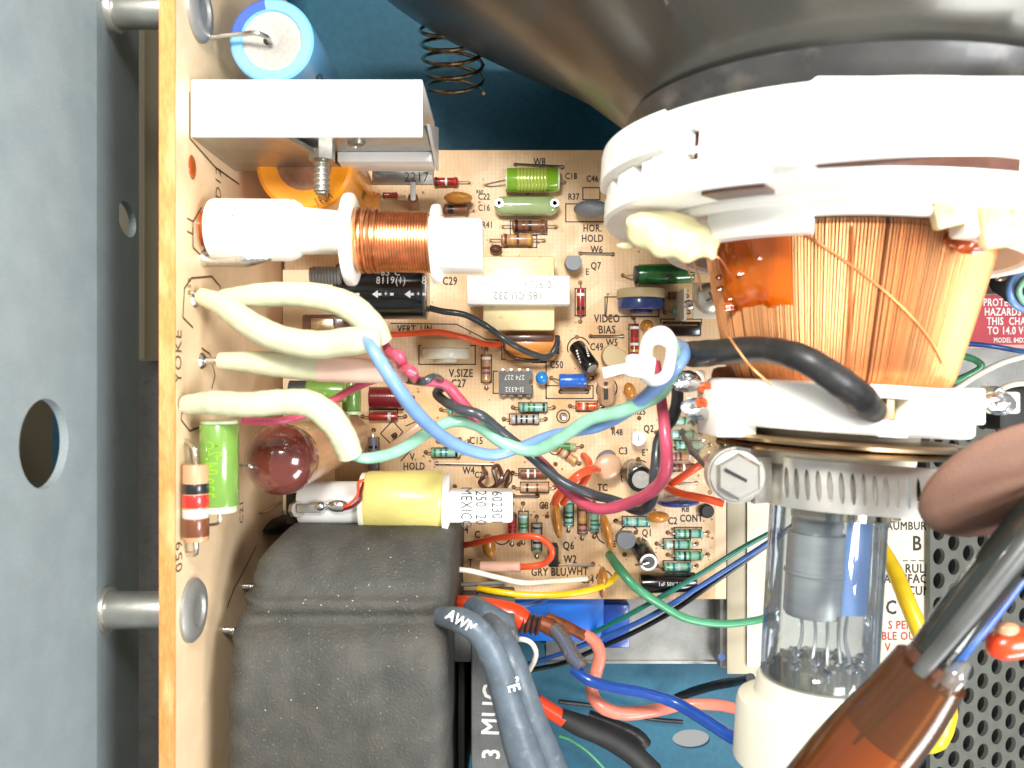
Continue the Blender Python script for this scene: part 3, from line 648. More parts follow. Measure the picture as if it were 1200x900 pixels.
# flyback coupling transformer, white top
T = thing('driver_transformer', 'white steel clad transformer with faint upside down writing above the chip', 'transformer', W(608,345))
zt = 1.25; a, b = W(547,322.5,zt), W(668,357,zt)
part(T, 'clamp', G().span((a.x,b.y,zt-.55),(b.x,a.y,zt),.04), 'white_paint_steel')
for sx in (a.x, b.x): part(T, 'clamp_leg', G().span((sx-.03 if sx > 0 else sx, b.y+.1, 0), (sx if sx > 0 else sx+.03, a.y-.1, zt-.5)), 'steel')
a2, b2 = W(566,300,.9), W(650,387,.9); part(T, 'bobbin', G().span((a2.x,b2.y,.5),(b2.x,a2.y,.88),.05), 'cream_plastic')
part(T, 'bobbin_wall', G().span((a2.x+.05,b2.y+.05,0),(b2.x-.05,a2.y-.05,.5)), 'warm_plastic')
text(T, '0 902917525054', .26, flat(607,333,zt+.004,180), 'faint_ink', fat=.004); text(T, '185 CU 232', .26, flat(607,346,zt+.004,180), 'faint_ink', fat=.004)
a, b = W(592,390,.25), W(652,418,.25); part(T, 'winding', G().cyl(W(592,404,.1), W(650,404,.1), .38, n=24, bev=.05), 'amber_solid')
part(T, 'dark_end', G().box(W(620,396,.42), (1.2,.2,.2), None, .05), 'nut_brown')
solo('wire_knot', G().tube([W(566,548,.1),W(570,556,.5),W(562,565,.4),W(572,573,.35),W(582,566,.5),W(578,550,.45),W(584,546,.3),W(588,560,.5),W(580,570,.45),W(590,562,.4),W(596,552,.3),W(592,575,.1)], .05, 7, 6), 'nut_brown', 'dark tangled coil of lacquered wire just above the printed coil form', 'wire')
solo('small_bead', G().ball(W(581,292,.15), .12, sc=(1.3,1,1)), 'nut_brown', 'dark brown bead on the board just above the white transformer', 'bead')
# printed eyes of the leads
g = G(); g2 = G()
for px, py in EYE:
    g.lathe(W(px,py)+V((0,0,.006)), (0,0,1), [(0,.058),(.012,.052),(.012,.03)], 10); g2.lathe(W(px,py)+V((0,0,.007)), (0,0,1), [(0,.034),(.006,.034)], 8)
part(MB, 'lead_eyelets', g, 'hole_brown', 0, kind='stuff'); part(MB, 'lead_bores', g2, 'hole_dark', 0, kind='stuff')
part(MB, 'printed_outline', OL, 'ink', 0, kind='stuff')
M('flux_fleck', (150,104,58), .5)
g = G(); random.seed(21)
for i in range(420):
    if random.random() < .6: px, py = random.choice(EYE); px += random.gauss(0, 9); py += random.gauss(0, 9)
    else: px = random.uniform(420, 846); py = random.uniform(182, 698)
    r_ = random.choice((.008,.012,.012,.02,.034)); c_ = W(px, py, 0)+V((0,0,.009)); k_ = random.random()*6; n_ = random.choice((5,6,7))
    g.add([c_+V((r_*random.uniform(.6,1.3)*cos(k_+2*pi*j/n_), r_*random.uniform(.6,1.3)*sin(k_+2*pi*j/n_), 0)) for j in range(n_)], [tuple(range(n_))])
part(MB, 'flux_flecks', g, 'flux_fleck', 0, kind='stuff')
# ================================================================ parts mounted on the side board
# blue electrolytic, standing
def Wv(px, py, z): return W(px, py, z)
c = W(318, 47, 5.0); r = .80
T = thing('electrolytic_capacitor', 'big sky blue electrolytic capacitor standing at the top left, grey end with a bent lead', 'capacitor', (c.x, c.y, .3))
part(T, 'sleeve', G().lathe((c.x,c.y,.3), (0,0,1), [(0,r*.9),(.1,r),(4.55,r),(4.66,r*.985),(4.7,r*.93),(4.70,r*.72),(4.66,r*.69)], 56, cap=False), 'cap_blue')
part(T, 'printed_band', G().lathe((c.x,c.y,.3), (0,0,1), [(.4,r+.006),(4.55,r+.006),(4.665,r*.992),(4.708,r*.935),(4.708,r*.73)], 8, 10, 78), 'cap_navy')
part(T, 'end_face', G().lathe((c.x,c.y,.3), (0,0,1), [(4.63,r*.72),(4.655,r*.70),(4.655,r*.2),(4.62,r*.12),(4.6,.001)], 40), 'cap_grey_face')
part(T, 'lead', G().tube([W(316,50,4.95),W(314,44,5.25),W(300,39,5.4),W(283,40,5.3),(XS-.02,W(262,46,5.25).y,5.3)], .045, 8, 6), 'silver_lead')
part(T, 'bore', G().ball(W(313,48,4.95), .075, sc=(1,1,.3)), 'hole_dark')
for k, s_ in enumerate(('35V','4700uF')):
    text(T, s_, .3, (lambda k: lambda u, v: V((c.x+(r+.01)*cos(radians(-58+k*26)+v/r), c.y+(r+.01)*sin(radians(-58+k*26)+v/r), 4.1-u-k*.2)))(k), 'ink')
# white heat sink channel
x0, x1 = XS+.02, -1.575; y0, y1 = W(0,160,6).y, W(0,93,6).y
T = thing('heat_sink', 'white painted U shaped heat sink jutting from the side board, bolt underneath', 'heat sink', (XS, y0, 3.5))
part(T, 'near_plate', G().span((x0,y0,5.9),(x1,y1,6.0),.02), 'white_paint_steel')
part(T, 'lower_plate', G().prism([(x0,3.55),(-3.35,3.55),(-4.0,5.9),(x0,5.9)], [], lambda u, v, h: V((u, y0+.005+h, v)), .09), 'zinc')
part(T, 'recessed_plate', G().span((-4.0,y0+.20,3.6),(x1,y0+.28,5.9)), 'zinc')
part(T, 'lip', G().span((-3.42,y0+.0,3.55),(x1+.0,y0+.2,4.3),.02), 'white_paint_steel')
part(T, 'upper_plate', G().span((x0,y1-.09,3.6),(x1,y1,5.9),.01), 'white_paint_steel')
part(T, 'end_flange', G().prism([(W(0,147,5.4).y,5.5),(W(0,200,3.6).y+.0,3.6),(W(0,147,5.4).y+.5,3.6)], [], lambda u, v, h: V((x1+.02+h, u, v)), .06), 'white_paint_steel')
b0 = W(375,180,4.9); bp = V((b0.x, y0+.2, 4.75))
g = G(); g.cyl(bp, bp+V((0,-.30,0)), .26, n=6)
NT = g; g = G(); g.cyl(bp, bp+V((0,-.95,0)), .12, n=20, bev=.02)
for k in range(6): g.lathe(bp+V((0,-.32-k*.1,0)), (0,-1,0), [(0,.12),(.03,.155),(.06,.155),(.09,.12)], 20)
BO = part(T, 'bolt', g, 'zinc'); part(BO, 'nut', NT, 'zinc'); part(T, 'rivet', G().lathe(V((W(418,174,4.9).x, y0+.2, 4.9)), (0,-1,0), [(0,.17),(.05,.17),(.08,.12),(.08,.08),(.04,.07),(.04,.001)], 20), 'zinc')
# orange ring capacitor
c = W(356,190,3.9); r = 1.0
T = thing('ring_capacitor', 'orange capacitor with a brown centre half hidden under the heat sink', 'capacitor', (c.x, c.y, .4))
part(T, 'sleeve', G().lathe((c.x,c.y,.4), (0,0,1), [(0,r*.9),(.1,r),(3.3,r),(3.45,r*.97),(3.5,r*.9),(3.47,r*.56),(3.40,r*.55)], 56, cap=False), 'cap_orange')
part(T, 'end_face', G().lathe((c.x,c.y,.4), (0,0,1), [(3.46,r*.57),(3.44,.001)], 40), 'core_brown')
for k, s_ in enumerate(('85C','160V 50')): text(T, s_, .25, (lambda k: lambda u, v: V((c.x+(r+.01)*cos(radians(-20-k*22)+v/r), c.y+(r+.01)*sin(radians(-20-k*22)+v/r), 2.4-u)))(k), 'ink')
text(T, '160V', .25, lambda u, v: V((c.x+.83*cos(radians(-62)+u), c.y+.83*sin(radians(-62)+u)+0*v, 3.9+.0)) + V((v*cos(radians(-62)), v*sin(radians(-62)), .012)), 'ink')
# output transistor plate and silver tab with number
T = thing('power_transistor', 'flat silvery power transistor with stamped numbers peeking out right of the heat sink', 'transistor', W(470,212,1.0))
a, b = W(436,196,1.6), W(508,216,1.6); part(T, 'flange', G().span((a.x,b.y,1.5),(b.x,a.y,1.6),.02), 'zinc')
text(T, '2217', .32, flat(488,208,1.605), 'grey_black_epoxy')
T = thing('small_part', 'small upright component with a white tip between red bead and white coil form', 'component', W(484,238))
part(T, 'body', G().cyl(W(486,245,.1), W(484,232,1.5), .12, n=12), 'brown_body'); part(T, 'tip', G().box(W(484,224,1.6), (.12,.42,.14), None, .04), 'white_trans')
axial(458,230,0,18,34,'red_body',[],'tiny red bead resistor between the orange capacitor and the silver transistor plate', 8)
# coil L1
z = 5.35; sc = (H-z)/1000; y = 270
def X(px, z=z): return (px-600)*(H-z)/1000
def cylx(g, p0, p1, py0, py1, r0, r1=None, z=z, n=36, bev=0):
    return g.cyl(V((X(p0,z), (450-py0)*(H-z)/1000, z)), V((X(p1,z), (450-py1)*(H-z)/1000, z)), r0*(H-z)/1000, None if r1 is None else r1*(H-z)/1000, n=n, bev=bev)
T = thing('width_coil', 'white plastic adjustable coil with bare copper winding, left of centre above the black capacitor', 'coil', (X(400), W(0,275,z).y, z-.6))
gg = G(); cylx(gg, 248,345,269,270,36,36,bev=.08); part(T, 'former_end', gg, 'white_plastic')
gg = G(); gg.lathe(V((X(345),W(0,270,z).y,z)), (1,-.05,0), [(-.02,.555),(.1,.50),(.16,.43),(1.1,.38)], 36); part(T, 'former_neck', gg, 'white_plastic')
def flange(cx, cy, ry, th, z=z, mat='white_plastic', nm='flange'):
    gg = G(); cylx(gg, cx-th/2, cx+th/2, cy, cy, ry, ry, z, 40, .05); part(T, nm, gg, mat)
flange(411,281,54,11); flange(512,286,46,11)
gg = G(); cylx(gg,405,520,283,285,31,31); part(T, 'core_tube', gg, 'warm_plastic')
gg = G(); P = []; turns = 27
for i in range(turns*18+1):
    t = i/18; an = 2*pi*t; px = 419+t/turns*86; P.append(V((X(px), W(0,282+2*t/turns,z).y+.54*cos(an), z+.54*sin(an))))
gg.tube(P, .027, 6, 0); part(T, 'winding', gg, 'copper_coil', kind='stuff')
gg = G(); P = []
for i in range(8*18+1):
    t = i/18; an = 2*pi*t; px = 420+t/8*22+sin(t*2)*4; P.append(V((X(px), W(0,282,z).y+.585*cos(an), z+.585*sin(an))))
gg.tube(P, .024, 5, 0); part(T, 'outer_winding', gg, 'copper_coil', kind='stuff')
gg = G(); cc = V(((X(517)+X(566))/2, W(0,289,z).y, z)); gg.box(cc, (X(566)-X(517), .90, .90), None, .08); part(T, 'square_end', gg, 'white_plastic')
gg = G(); gg.tube([V((XS,W(0,296,5.2).y,5.2)),W(238,303,5.35),W(250,306,5.4),W(290,304,5.5),W(318,302,5.5)], [.10,.16,.10,.14,.05], 10, 6); part(T, 'solder_tag', gg, 'solder')
part(T, 'pin_bushing', G().cyl((XS,W(0,266,5.3).y,5.3), (X(250),W(0,266,5.3).y,5.3), .30, n=20), 'amber_blob')
for k, s_ in enumerate(('24D','66A1','B')):
    text(T, s_, .22, (lambda k: lambda u, v: V((X(304)+u*.9-.3+k*.28, W(0,262+k*5,z).y*1.0+v*.9, z+.56)))(k), 'faint_ink', fat=.006)
# screw slug
T = thing('threaded_slug', 'grey threaded slug poking out below the white coil, left of the black capacitor', 'screw', W(382,323,3.4))
g = G(); g.cyl(W(364,323,3.6), W(400,323,3.6), .17, n=20)
for k in range(9): g.lathe(W(367+k*3.6,323,3.6), (1,0,0), [(0,.17),(.02,.2),(.04,.17)], 18)
part(T, 'thread', g, 'galv')
# black capacitor 85 C
z = 3.0
T = thing('electrolytic_capacitor', 'thick black electrolytic with white arrows and 85 degree print, under the copper winding', 'capacitor', W(450,345,2.0))
pa, pb = W(396,341,z), W(501,341,z); r = .60
CN = part(T, 'can', G().cyl(pa, pb, r, n=44, bev=.06), 'glossy_black'); part(T, 'end_seam', G().cyl(pb-V((.06,0,0)), pb-V((.02,0,0)), r*1.01, n=44), 'charcoal_wire')
def ctop(px, dy): return lambda u, v: V((W(px,0,3.6).x+u, pa.y+(r+.006)*sin((dy+v)/r), z+(r+.006)*cos((dy+v)/r)))
text(CN, '85°C', .22, ctop(457,.33), 'ink_white'); text(CN, '8119(1)', .22, ctop(458,.15), 'ink_white'); text(CN, '8', .25, ctop(497,.15), 'ink_white')
for k, px in enumerate((412,452,490)):
    g = G(); t = ctop(px, -.13)
    for q in ([(-.18,.025),(-.18,-.025),(.16,-.025),(.16,.025)],[(-.28,0),(-.16,.08),(-.16,-.08)]): g.add([t(u,v) for u,v in q], [tuple(range(len(q)))])
    part(CN, 'printed_arrow', g, 'ink_white', 0); g = G(); 
    n = 14; g.add([t(.09*cos(2*pi*i/n)*1.0, .06*sin(2*pi*i/n))+V((0,0,.003)) for i in range(n)], [tuple(range(n))]); part(CN, 'printed_dot', g, 'matte_black', 0)
    text(CN, '+', .14, (lambda t: lambda u, v: t(u, v)+V((0,0,.006)))(t), 'ink_white', fat=.03)
# brown partition visible between the parts
T = thing('terminal_strip', 'tan laminate strip behind the cream sleeves at the left end of the main board', 'strip', W(330,350,1.5))
part(T, 'strip', G().span((XS+.3,W(0,600,1.2).y,.9),(XS+1.5,W(0,315,1.2).y,1.0)), 'side_board', 0)
M('pale_block', (206,182,150), .5, noise=(2,.05))
T = thing('transistor_block', 'brown metal cased block glimpsed between the cream sleeves', 'transistor', W(384,381,2))
part(T, 'case', G().box(W(386,381,2.2), (1.1,.45,.5), None, .06), 'nut_brown'); part(T, 'lid', G().box(W(378,381,2.55), (.5,.3,.1), None, .03), 'bronze')
# lime capacitor pair at middle
for i, (pts, lb) in enumerate(((((365,456),(397,456)), 'lime green capacitor lying left, partly under the pinkish sleeve'),(((400,462),(418,480)), 'lime green capacitor with a white base beside the red choke'))):
    if i == 0:
        T = cylcap('film_capacitor', lb, W(360,458,3.0), W(405,458,3.0), .24, 'lime')
        part(T, 'end_face', G().cyl(W(340,458,3.0), W(360,458,3.0), .22, n=24), 'grey_black_epoxy')
    else:
        T = thing('film_capacitor', lb, 'capacitor', W(412,466)); part(T, 'body', G().cyl(W(412,482,2.2), W(412,448,2.2), .21, n=24, bev=.03), 'lime'); part(T, 'base', G().cyl(W(412,485.5,2.2), W(412,482,2.2), .24, n=24), 'lime_end')
# lime capacitor at the left, upright in the picture
z = 6.0; T = thing('film_capacitor', 'lime green tubular capacitor with pale ends, directly left of the maroon one', 'capacitor', W(258,545,5.6))
x = -.3430*(H-z); yy = lambda py: (450-py)*(H-z)/1000
for a, b, rr, m, nm in ((497,592,.335,'lime','body'),(492.5,497,.315,'lime_end','end_face'),(592,600,.30,'lime_end','end_face')): part(T, nm, G().cyl((x,yy(a),z),(x,yy(b),z), rr, n=36, bev=.02), m)
for k, s_ in enumerate(('220V','.047','2A')): text(T, s_, .34, (lambda k: lambda u, v: V((x+(.34)*sin((v+.0-.1+k*.06)/.34), yy(545)+u*.8+.3*(k-1), z+.34*cos((v-.1+k*.06)/.34))))(k), 'green_film', fat=.02)
part(T, 'lead', G().tube([(x,yy(600),z),(x-.02,yy(612),z-.05),(x-.15,yy(616),z-.1),(XS,yy(618),z-.2)], .03, 6, 4), 'silver_lead')
# big carbon resistor
z = 6.35; x = -.3705*(H-z); T = thing('power_resistor', 'thick brown resistor with black, red and silver bands hugging the edge of the side board', 'resistor', W(230,590,6))
yy = lambda py: (450-py)*(H-z)/1000
part(T, 'body', G().cyl((x,yy(544),z),(x,yy(634),z), .215, n=32, bev=.03), 'tan_body')
for a, b, m in ((566,578,'black'),(579,594,'red'),(596,606,'silver'),(607,628,'brown')): part(T, 'band', G().cyl((x,yy(a),z),(x,yy(b),z), .221, n=32, bev=.006), 'band_'+m)
part(T, 'lead', G().tube([(x,yy(545),z),(x,yy(530),z+.05),(x-.06,yy(522),z),(XS,yy(517),z-.15)], .045, 8, 5), 'silver_lead'); part(T, 'lead', G().tube([(x,yy(634),z),(x,yy(645),z),(x-.05,yy(650),z-.05),(XS,yy(652),z-.2)], .05, 8, 5), 'silver_lead')
# maroon moulded capacitor
c = W(326,540,4.6); ax = V((.30,.14,-1)).normalized(); T = thing('moulded_capacitor', 'large glossy maroon capacitor with a domed end and a lead across it', 'capacitor', (c.x+.6, c.y+.3, 2.0))
part(T, 'domed_end', G().lathe(c+V((0,0,.62)), V((.12,.05,-1)), [(0,.001),(.03,.2),(.1,.38),(.22,.54),(.38,.65),(.6,.69),(.85,.66)], 44), 'maroon')
part(T, 'body', G().lathe(c-V((0,0,.1)), ax, [(0,.66),(.3,.66),(2.6,.6),(2.8,.5)], 44), 'maroon_label')
for k in range(5): text(T, ('0022','M1600','PP 8','MFD','11')[k], .24, (lambda k: lambda u, v: (lambda q: c+ax*(.75+u*.9+.3)+frame(ax)[1]*cos(q)*.665+frame(ax)[2]*sin(q)*.665)(radians(-80+k*24)-v/.66))(k), 'maroon')
part(T, 'lead', G().tube([W(300,548,5.35),W(292,546,5.5),W(282,546,5.4),(XS,W(240,546,5.2).y,5.2)], .04, 8, 5), 'silver_lead')
# lower white coil with yellow tape
z = 3.0; T = thing('linearity_coil', 'coil with yellow taped winding on a white form printed with sideways characters', 'coil', W(470,590,2.4))
gg = G(); cylx(gg,352,432,589,589,25,25,z,36,.04); part(T, 'former_end', gg, 'porcelain')
gg = G(); cylx(gg,428,521,587,587,35,36,z,44,.10); part(T, 'taped_winding', gg, 'yellow_tape')
gg = G(); cylx(gg,424,430,588,588,34,34,z,40,.02); part(T, 'flange', gg, 'warm_plastic'); gg = G(); cylx(gg,520,527,592,592,37,37,z,40,.02); part(T, 'flange', gg, 'white_plastic')
gg = G(); a, b = W(525,576,z+.33), W(601,613,z+.33); gg.span((a.x,b.y,z-.3),(b.x,a.y,z+.33),.06); part(T, 'printed_former', gg, 'white_plastic')
for k, (s_, px) in enumerate((('MEXICO',546),('250  20',563),('602301',582))): text(T, s_, .33, flat(px,595,z+.335,-90), 'grey_black_epoxy', fat=.004, sq=.66)
g = G(); g.box(W(362,596,z+.55), (.5,.18,.05), None, .02).box(W(384,592,z+.56), (.6,.13,.05), None, .02).cyl(W(350,597,z+.5),W(346,597,z+.4),.17,n=8); part(T, 'terminal', g, 'zinc'); part(T, 'solder_bead', G().ball(W(396,593,z+.56), .16, sc=(1.4,.8,.6)).ball(W(376,593,z+.58), .1), 'solder')
part(T, 'red_wire', G().tube([W(426,566,3.4),W(423,576,3.6),W(422,586,3.65),W(412,594,3.65),W(402,597,3.6)], .035, 8, 6), 'dark_red'); part(T, 'red_wire', G().tube([W(428,562,3.3),W(420,566,3.5),W(419,580,3.65),W(408,592,3.68),W(400,593,3.6)], .03, 8, 6), 'orange_wire')
part(T, 'side_terminal', G().span((W(350,600,2.6).x-.2, W(0,612,2.6).y, 2.3),(W(352,0,2.6).x, W(0,570,2.6).y, 2.9),.03), 'matte_black')
# little things on the side board
solo('jumper_wire', G().tube([on_side(304,600)+V((0,0,0)), on_side(304,600)+V((.12,0,0)), on_side(333,584)+V((.12,0,0)), on_side(333,584)], .03, 6, 3), 'silver_lead', 'bare jumper wire on the side board below the maroon capacitor', 'jumper wire')
solo('black_diode', G().tube([on_side(308,622)+V((.05,0,0)), on_side(316,618)+V((.12,0,0)), on_side(330,612)+V((.12,0,0))], [.05,.2,.2], 10, 4), 'matte_black', 'small black part on the side board just above the moulded block', 'diode')
for i, (px, py) in enumerate(((285,687),(262,738),(272,741))): solo('solder_pin', G().cyl(on_side(px,py), on_side(px,py)+V((.22,0,0)), .07, .05, n=12), 'solder', ('solder pin on the side board, upper one by the moulded block','solder pin on the side board, left one of the lower pair','solder pin on the side board, right one of the lower pair')[i], 'pin', 'solder pins by the moulded block')
# ================================================================ terminals and cream sleeves
def pin(px, py, z, label, L_=.5):
    p = on_side(px, py); p = V((XS, p.y, z)); T = thing('wire_terminal', label, 'terminal', p, 'wire terminals on the side board')
    part(T, 'post', G().cyl(p, p+V((L_,0,.02)), .07, n=12, bev=.02), 'solder'); part(T, 'foot', G().lathe(p, (1,0,0), [(0,.16),(.05,.13),(.09,.07)], 12), 'solder')
def wire(name, label, pts, wpx, mat, cat='wire', group=None, n=12, zr=None, wob=.035, extra=None):
    P = [W(*p) for p in pts]; zm = sum(p.z for p in P)/len(P)
    r = [q/2*(H-p.z)/1000 for q, p in zip(wpx, P)] if isinstance(wpx, (list, tuple)) else wpx/2*(H-zm)/1000
    g = G().tube(P, r, n, 8, wob=wob)
    return solo(name, g, mat, label, cat, group)
pin(226,350,5.75,'topmost wire terminal, feeding the looped cream sleeves'); pin(238,423,5.4,'middle wire terminal under the looped sleeves'); pin(213,474,6.3,'lowest wire terminal at the thick cream sleeve over the maroon capacitor',.35)
def sleeve(label, pts, wp, mat='sleeve', tip=None):
    P = [W(*p) for p in pts]; g = G().tube(P, [q/2*(H-p.z)/1000 for q, p in zip(wp, P)], 18, 8, wob=.03)
    T = thing('insulating_sleeve', label, 'sleeve', (sum(p.x for p in P)/len(P), sum(p.y for p in P)/len(P), min(p.z for p in P)), 'insulating sleeves')
    part(T, 'tube', g, mat); return T
sleeve('cream sleeve arching from the top terminal, upper of the looped pair', [(262,350,5.8),(300,346,6.0),(345,345,6.1),(385,350,6.2),(415,363,6.3),(436,384,6.3),(447,402,6.2)], [22,28,30,32,34,34,28])
sleeve('cream sleeve sagging below the upper one and joining it at the right', [(236,347,5.8),(262,358,6.0),(290,378,6.2),(325,396,6.35),(370,404,6.5),(410,400,6.6),(446,398,6.6)], [20,28,32,33,34,34,26])
T = sleeve('cream sleeve with a pink tinted end running straight right from the middle terminal', [(258,423,5.5),(300,425,5.6),(340,429,5.7),(378,432,5.8)], [20,28,30,31])
part(T, 'pink_end', G().tube([W(374,432,5.8),W(420,434,5.8),W(456,436,5.75),W(478,437,5.7)], [.235,.225,.20,.16], 18, 6), 'sleeve_pink')
sleeve('thick cream sleeve over the maroon capacitor with a mint wire coming out', [(218,474,6.4),(250,472,6.6),(290,474,6.8),(330,471,6.9),(362,473,7.0),(385,488,7.0),(400,508,6.9),(410,532,6.7)], [22,29,30,30,32,34,32,30])
wire('cable', 'pinkish red wire passing below the thick cream sleeve towards the pink sleeve end', [(285,493,5.8),(320,494,5.9),(355,487,5.6),(385,472,5.2),(415,455,5.3),(450,442,5.5),(478,437,5.7)], 9, 'pink_wire')
# ---------------------------------------------------------------- twisted yoke leads
wire('yoke_lead', 'light blue wire coming out of the looped sleeves and running right into the cable tie', [(428,397,7.0),(436,408,7.5),(460,446,7.4),(492,488,6.6),(530,519,5.6),(575,533,5.0),(610,524,4.9),(650,509,5.2),(700,500,5.6),(740,478,6.2),(772,450,6.8),(796,425,7.0),(803,410,6.6),(792,402,5.9)], [10,15,17,17,16,14,13,13,14,16,17,17,15,12], 'blue_wire', 'wire', 'twisted yoke leads')
wire('yoke_lead', 'pale mint wire leaving the thick cream sleeve and looping through the cable tie', [(408,532,6.7),(430,537,6.6),(465,529,6.0),(500,508,5.4),(530,494,5.0),(560,499,4.9),(590,519,4.9),(625,528,5.0),(655,515,5.4),(690,492,5.8),(730,481,6.2),(770,463,6.5),(788,436,6.8),(791,410,7.0),(783,394,7.0),(770,394,6.6)], [10,13,14,14,14,14,15,15,15,15,17,17,16,14,12,10], 'mint_wire', 'wire', 'twisted yoke leads')
wire('yoke_lead', 'raspberry pink wire twisting along and rising straight up into the cable tie', [(450,402,6.0),(458,414,6.2),(468,418,6.5),(472,430,6.3),(482,436,6.6),(490,446,5.8),(520,450,5.4),(538,468,5.2),(560,492,4.9),(596,514,4.2),(636,544,3.9),(668,578,4.0),(700,596,4.4),(735,590,4.9),(766,574,5.6),(780,552,6.1),(780,516,6.3),(775,470,6.0),(768,425,5.6)], [9,14,16,13,15,11,13,14,13,13,13,13,13,14,15,16,14,13,12], 'pink_wire', 'wire', 'twisted yoke leads')
wire('yoke_lead', 'charcoal wire twisted with the pink one and rising right beside it', [(478,446,5.5),(496,447,6.2),(510,441,6.0),(520,452,4.9),(512,462,4.9),(535,478,5.4),(562,486,5.5),(585,503,5.0),(620,533,4.6),(655,562,4.6),(690,578,4.4),(722,587,4.1),(748,598,4.4),(764,586,5.0),(768,550,5.3),(772,515,5.2),(788,490,5.1),(794,462,5.2),(788,430,5.4)], [8,10,8,10,11,13,12,11,12,12,12,11,13,14,13,12,14,15,12], 'charcoal_wire', 'wire', 'twisted yoke leads')
# cable tie
T = thing('cable_tie', 'white plastic cable tie looped round the yoke leads, its cut tail pointing left', 'cable tie', W(752,430,7.0))
hd = W(749,430,7.3); R = Matrix.Rotation(radians(-8), 3, 'Z')
part(T, 'head', G().box(hd, (.44,.36,.5), R, .06), 'white_plastic')
part(T, 'tail', G().add([W(706,431,7.1),W(744,424,7.3),W(744,434,7.3),W(708,443,7.1),W(706,431,6.95),W(744,424,7.15),W(744,434,7.15),W(708,443,6.95)], [(0,1,2,3),(7,6,5,4),(0,4,5,1),(1,5,6,2),(2,6,7,3),(3,7,4,0)]), 'white_plastic')
P = [W(757,425,7.4),W(757,408,7.4),W(763,396,7.5),W(776,393,7.6),W(786,402,7.5),W(786,420,7.3),W(780,440,7.2),W(766,446,7.2),W(754,440,7.2)]
part(T, 'loop', G().tube(P, .095, 12, 8, flat=1.9), 'white_plastic')
# ---------------------------------------------------------------- thin wires over the board
O = 'insulated hook-up wires'
wire('hookup_wire', 'black wire drooping from the black capacitor to the amber winding of the transformer', [(503,361,1.2),(520,365,1.3),(545,369,1.3),(570,382,1.2),(595,400,1.3),(622,414,.9),(642,418,.6),(652,405,.5),(653,395,.3)], 7.5, 'charcoal_wire', group=O)
wire('hookup_wire', 'second thin black wire sagging below the transformer winding', [(592,398,.3),(592,410,.4),(605,420,.5),(630,422,.5),(646,414,.5),(650,398,.3)], 4.5, 'nut_brown', group=O)
wire('hookup_wire', 'orange red wire just above the ivory trimmer', [(455,392,.9),(480,391,.9),(512,389,1.15),(545,396,1.1),(568,403,.5),(586,404,.2)], 7, 'orange_wire', group=O)
wire('hookup_wire', 'orange wire hooping from below the printed coil form round to the print W2', [(536,640,.2),(555,637,.8),(580,631,1.2),(610,628,1.4),(632,630,1.5),(645,641,1.5),(646,652,1.4),(636,661,1.2),(618,664,1.1),(604,664,.8)], 7.5, 'orange_wire', group=O)
T = solo('heat_shrink', G().tube([W(564,664,.9),W(585,664,1.0),W(610,664,1.1)], .13, 14, 4), 'pink_sleeve', 'salmon pink sleeve at the end of the hooped orange wire, above GRY BLU', 'sleeve')
wire('hookup_wire', 'orange wire bending from print C8 up to the tan disc, nearer one of two', [(649,592,.5),(653,582,1.2),(665,569,1.7),(678,557,1.9),(692,550,1.6),(700,551,1.1)], 10, 'orange_wire', group=O)
wire('hookup_wire', 'short orange wire beside the nearer one, ending at the disc capacitor C8', [(660,589,.5),(668,578,1.2),(680,570,1.3),(688,556,1.2),(690,542,.8),(684,534,.3)], 9, 'orange_wire', group=O)
wire('hookup_wire', 'orange wire rising to the upper right from the foot of the pink lead', [(784,564,.5),(790,565,1.0),(805,555,1.3),(820,545,1.3),(831,536,.9)], 9, 'orange_wire', group=O)
wire('hookup_wire', 'orange wire slanting down right from the foot of the pink lead to the clamp', [(776,564,.4),(783,572,1.0),(800,579,1.5),(825,584,1.9),(848,590,2.0)], 9, 'orange_wire', group=O)
wire('hookup_wire', 'white wire along the lower edge of the main board', [(522,666,1.8),(550,669,1.7),(580,676,1.6),(615,683,1.3),(655,681,.9),(688,678,.5)], 6.5, 'white_wire', group=O)
wire('hookup_wire', 'grey wire under the white one at the lower left of the board', [(524,684,.8),(545,685,.8),(570,684,.7),(590,683,.3)], 5, 'grey_wire', group=O)
wire('hookup_wire', 'yellow wire sagging along the lower edge of the main board', [(561,689,.9),(580,693,1.2),(615,697,1.3),(655,697,1.3),(690,692,1.1),(712,684,.8),(724,672,.3)], 7.5, 'yellow_wire', group=O)
wire('hookup_wire', 'thin dark blue wire below the yellow one at the board edge', [(524,697,.9),(550,704,1.0),(585,710,1.1),(620,709,1.0),(640,702,.6)], 6, 'deep_blue_wire', group=O)
wire('hookup_wire', 'thick green wire curving from the board over the steel channel to the neck', [(714,650,.3),(724,664,.9),(745,688,1.2),(775,709,1.0),(805,725,.7),(845,731,.5),(880,728,.3),(906,722,.1)], [10,11,11,10,9.5,9,9,9], 'green_wire', group=O)
wire('hookup_wire', 'deep green wire running up right beside the blue and black ones', [(690,744,-.5),(730,724,.2),(770,702,.5),(820,673,.7),(870,642,.8),(915,618,.8)], 6, 'deep_green_wire', group=O)
wire('hookup_wire', 'deep blue wire between the green and the black one running up right', [(620,778,-1.6),(660,765,-1),(700,749,-.5),(740,733,.0),(780,712,.4),(830,681,.6),(880,649,.7),(918,624,.7)], 6, 'deep_blue_wire', group=O)
wire('hookup_wire', 'black wire, lowest of the three running up right to the neck', [(618,786,-1.6),(660,777,-1),(700,760,-.6),(745,740,-.2),(790,715,.2),(840,680,.5),(890,645,.6),(930,615,.6)], 6, 'glossy_black', group=O)
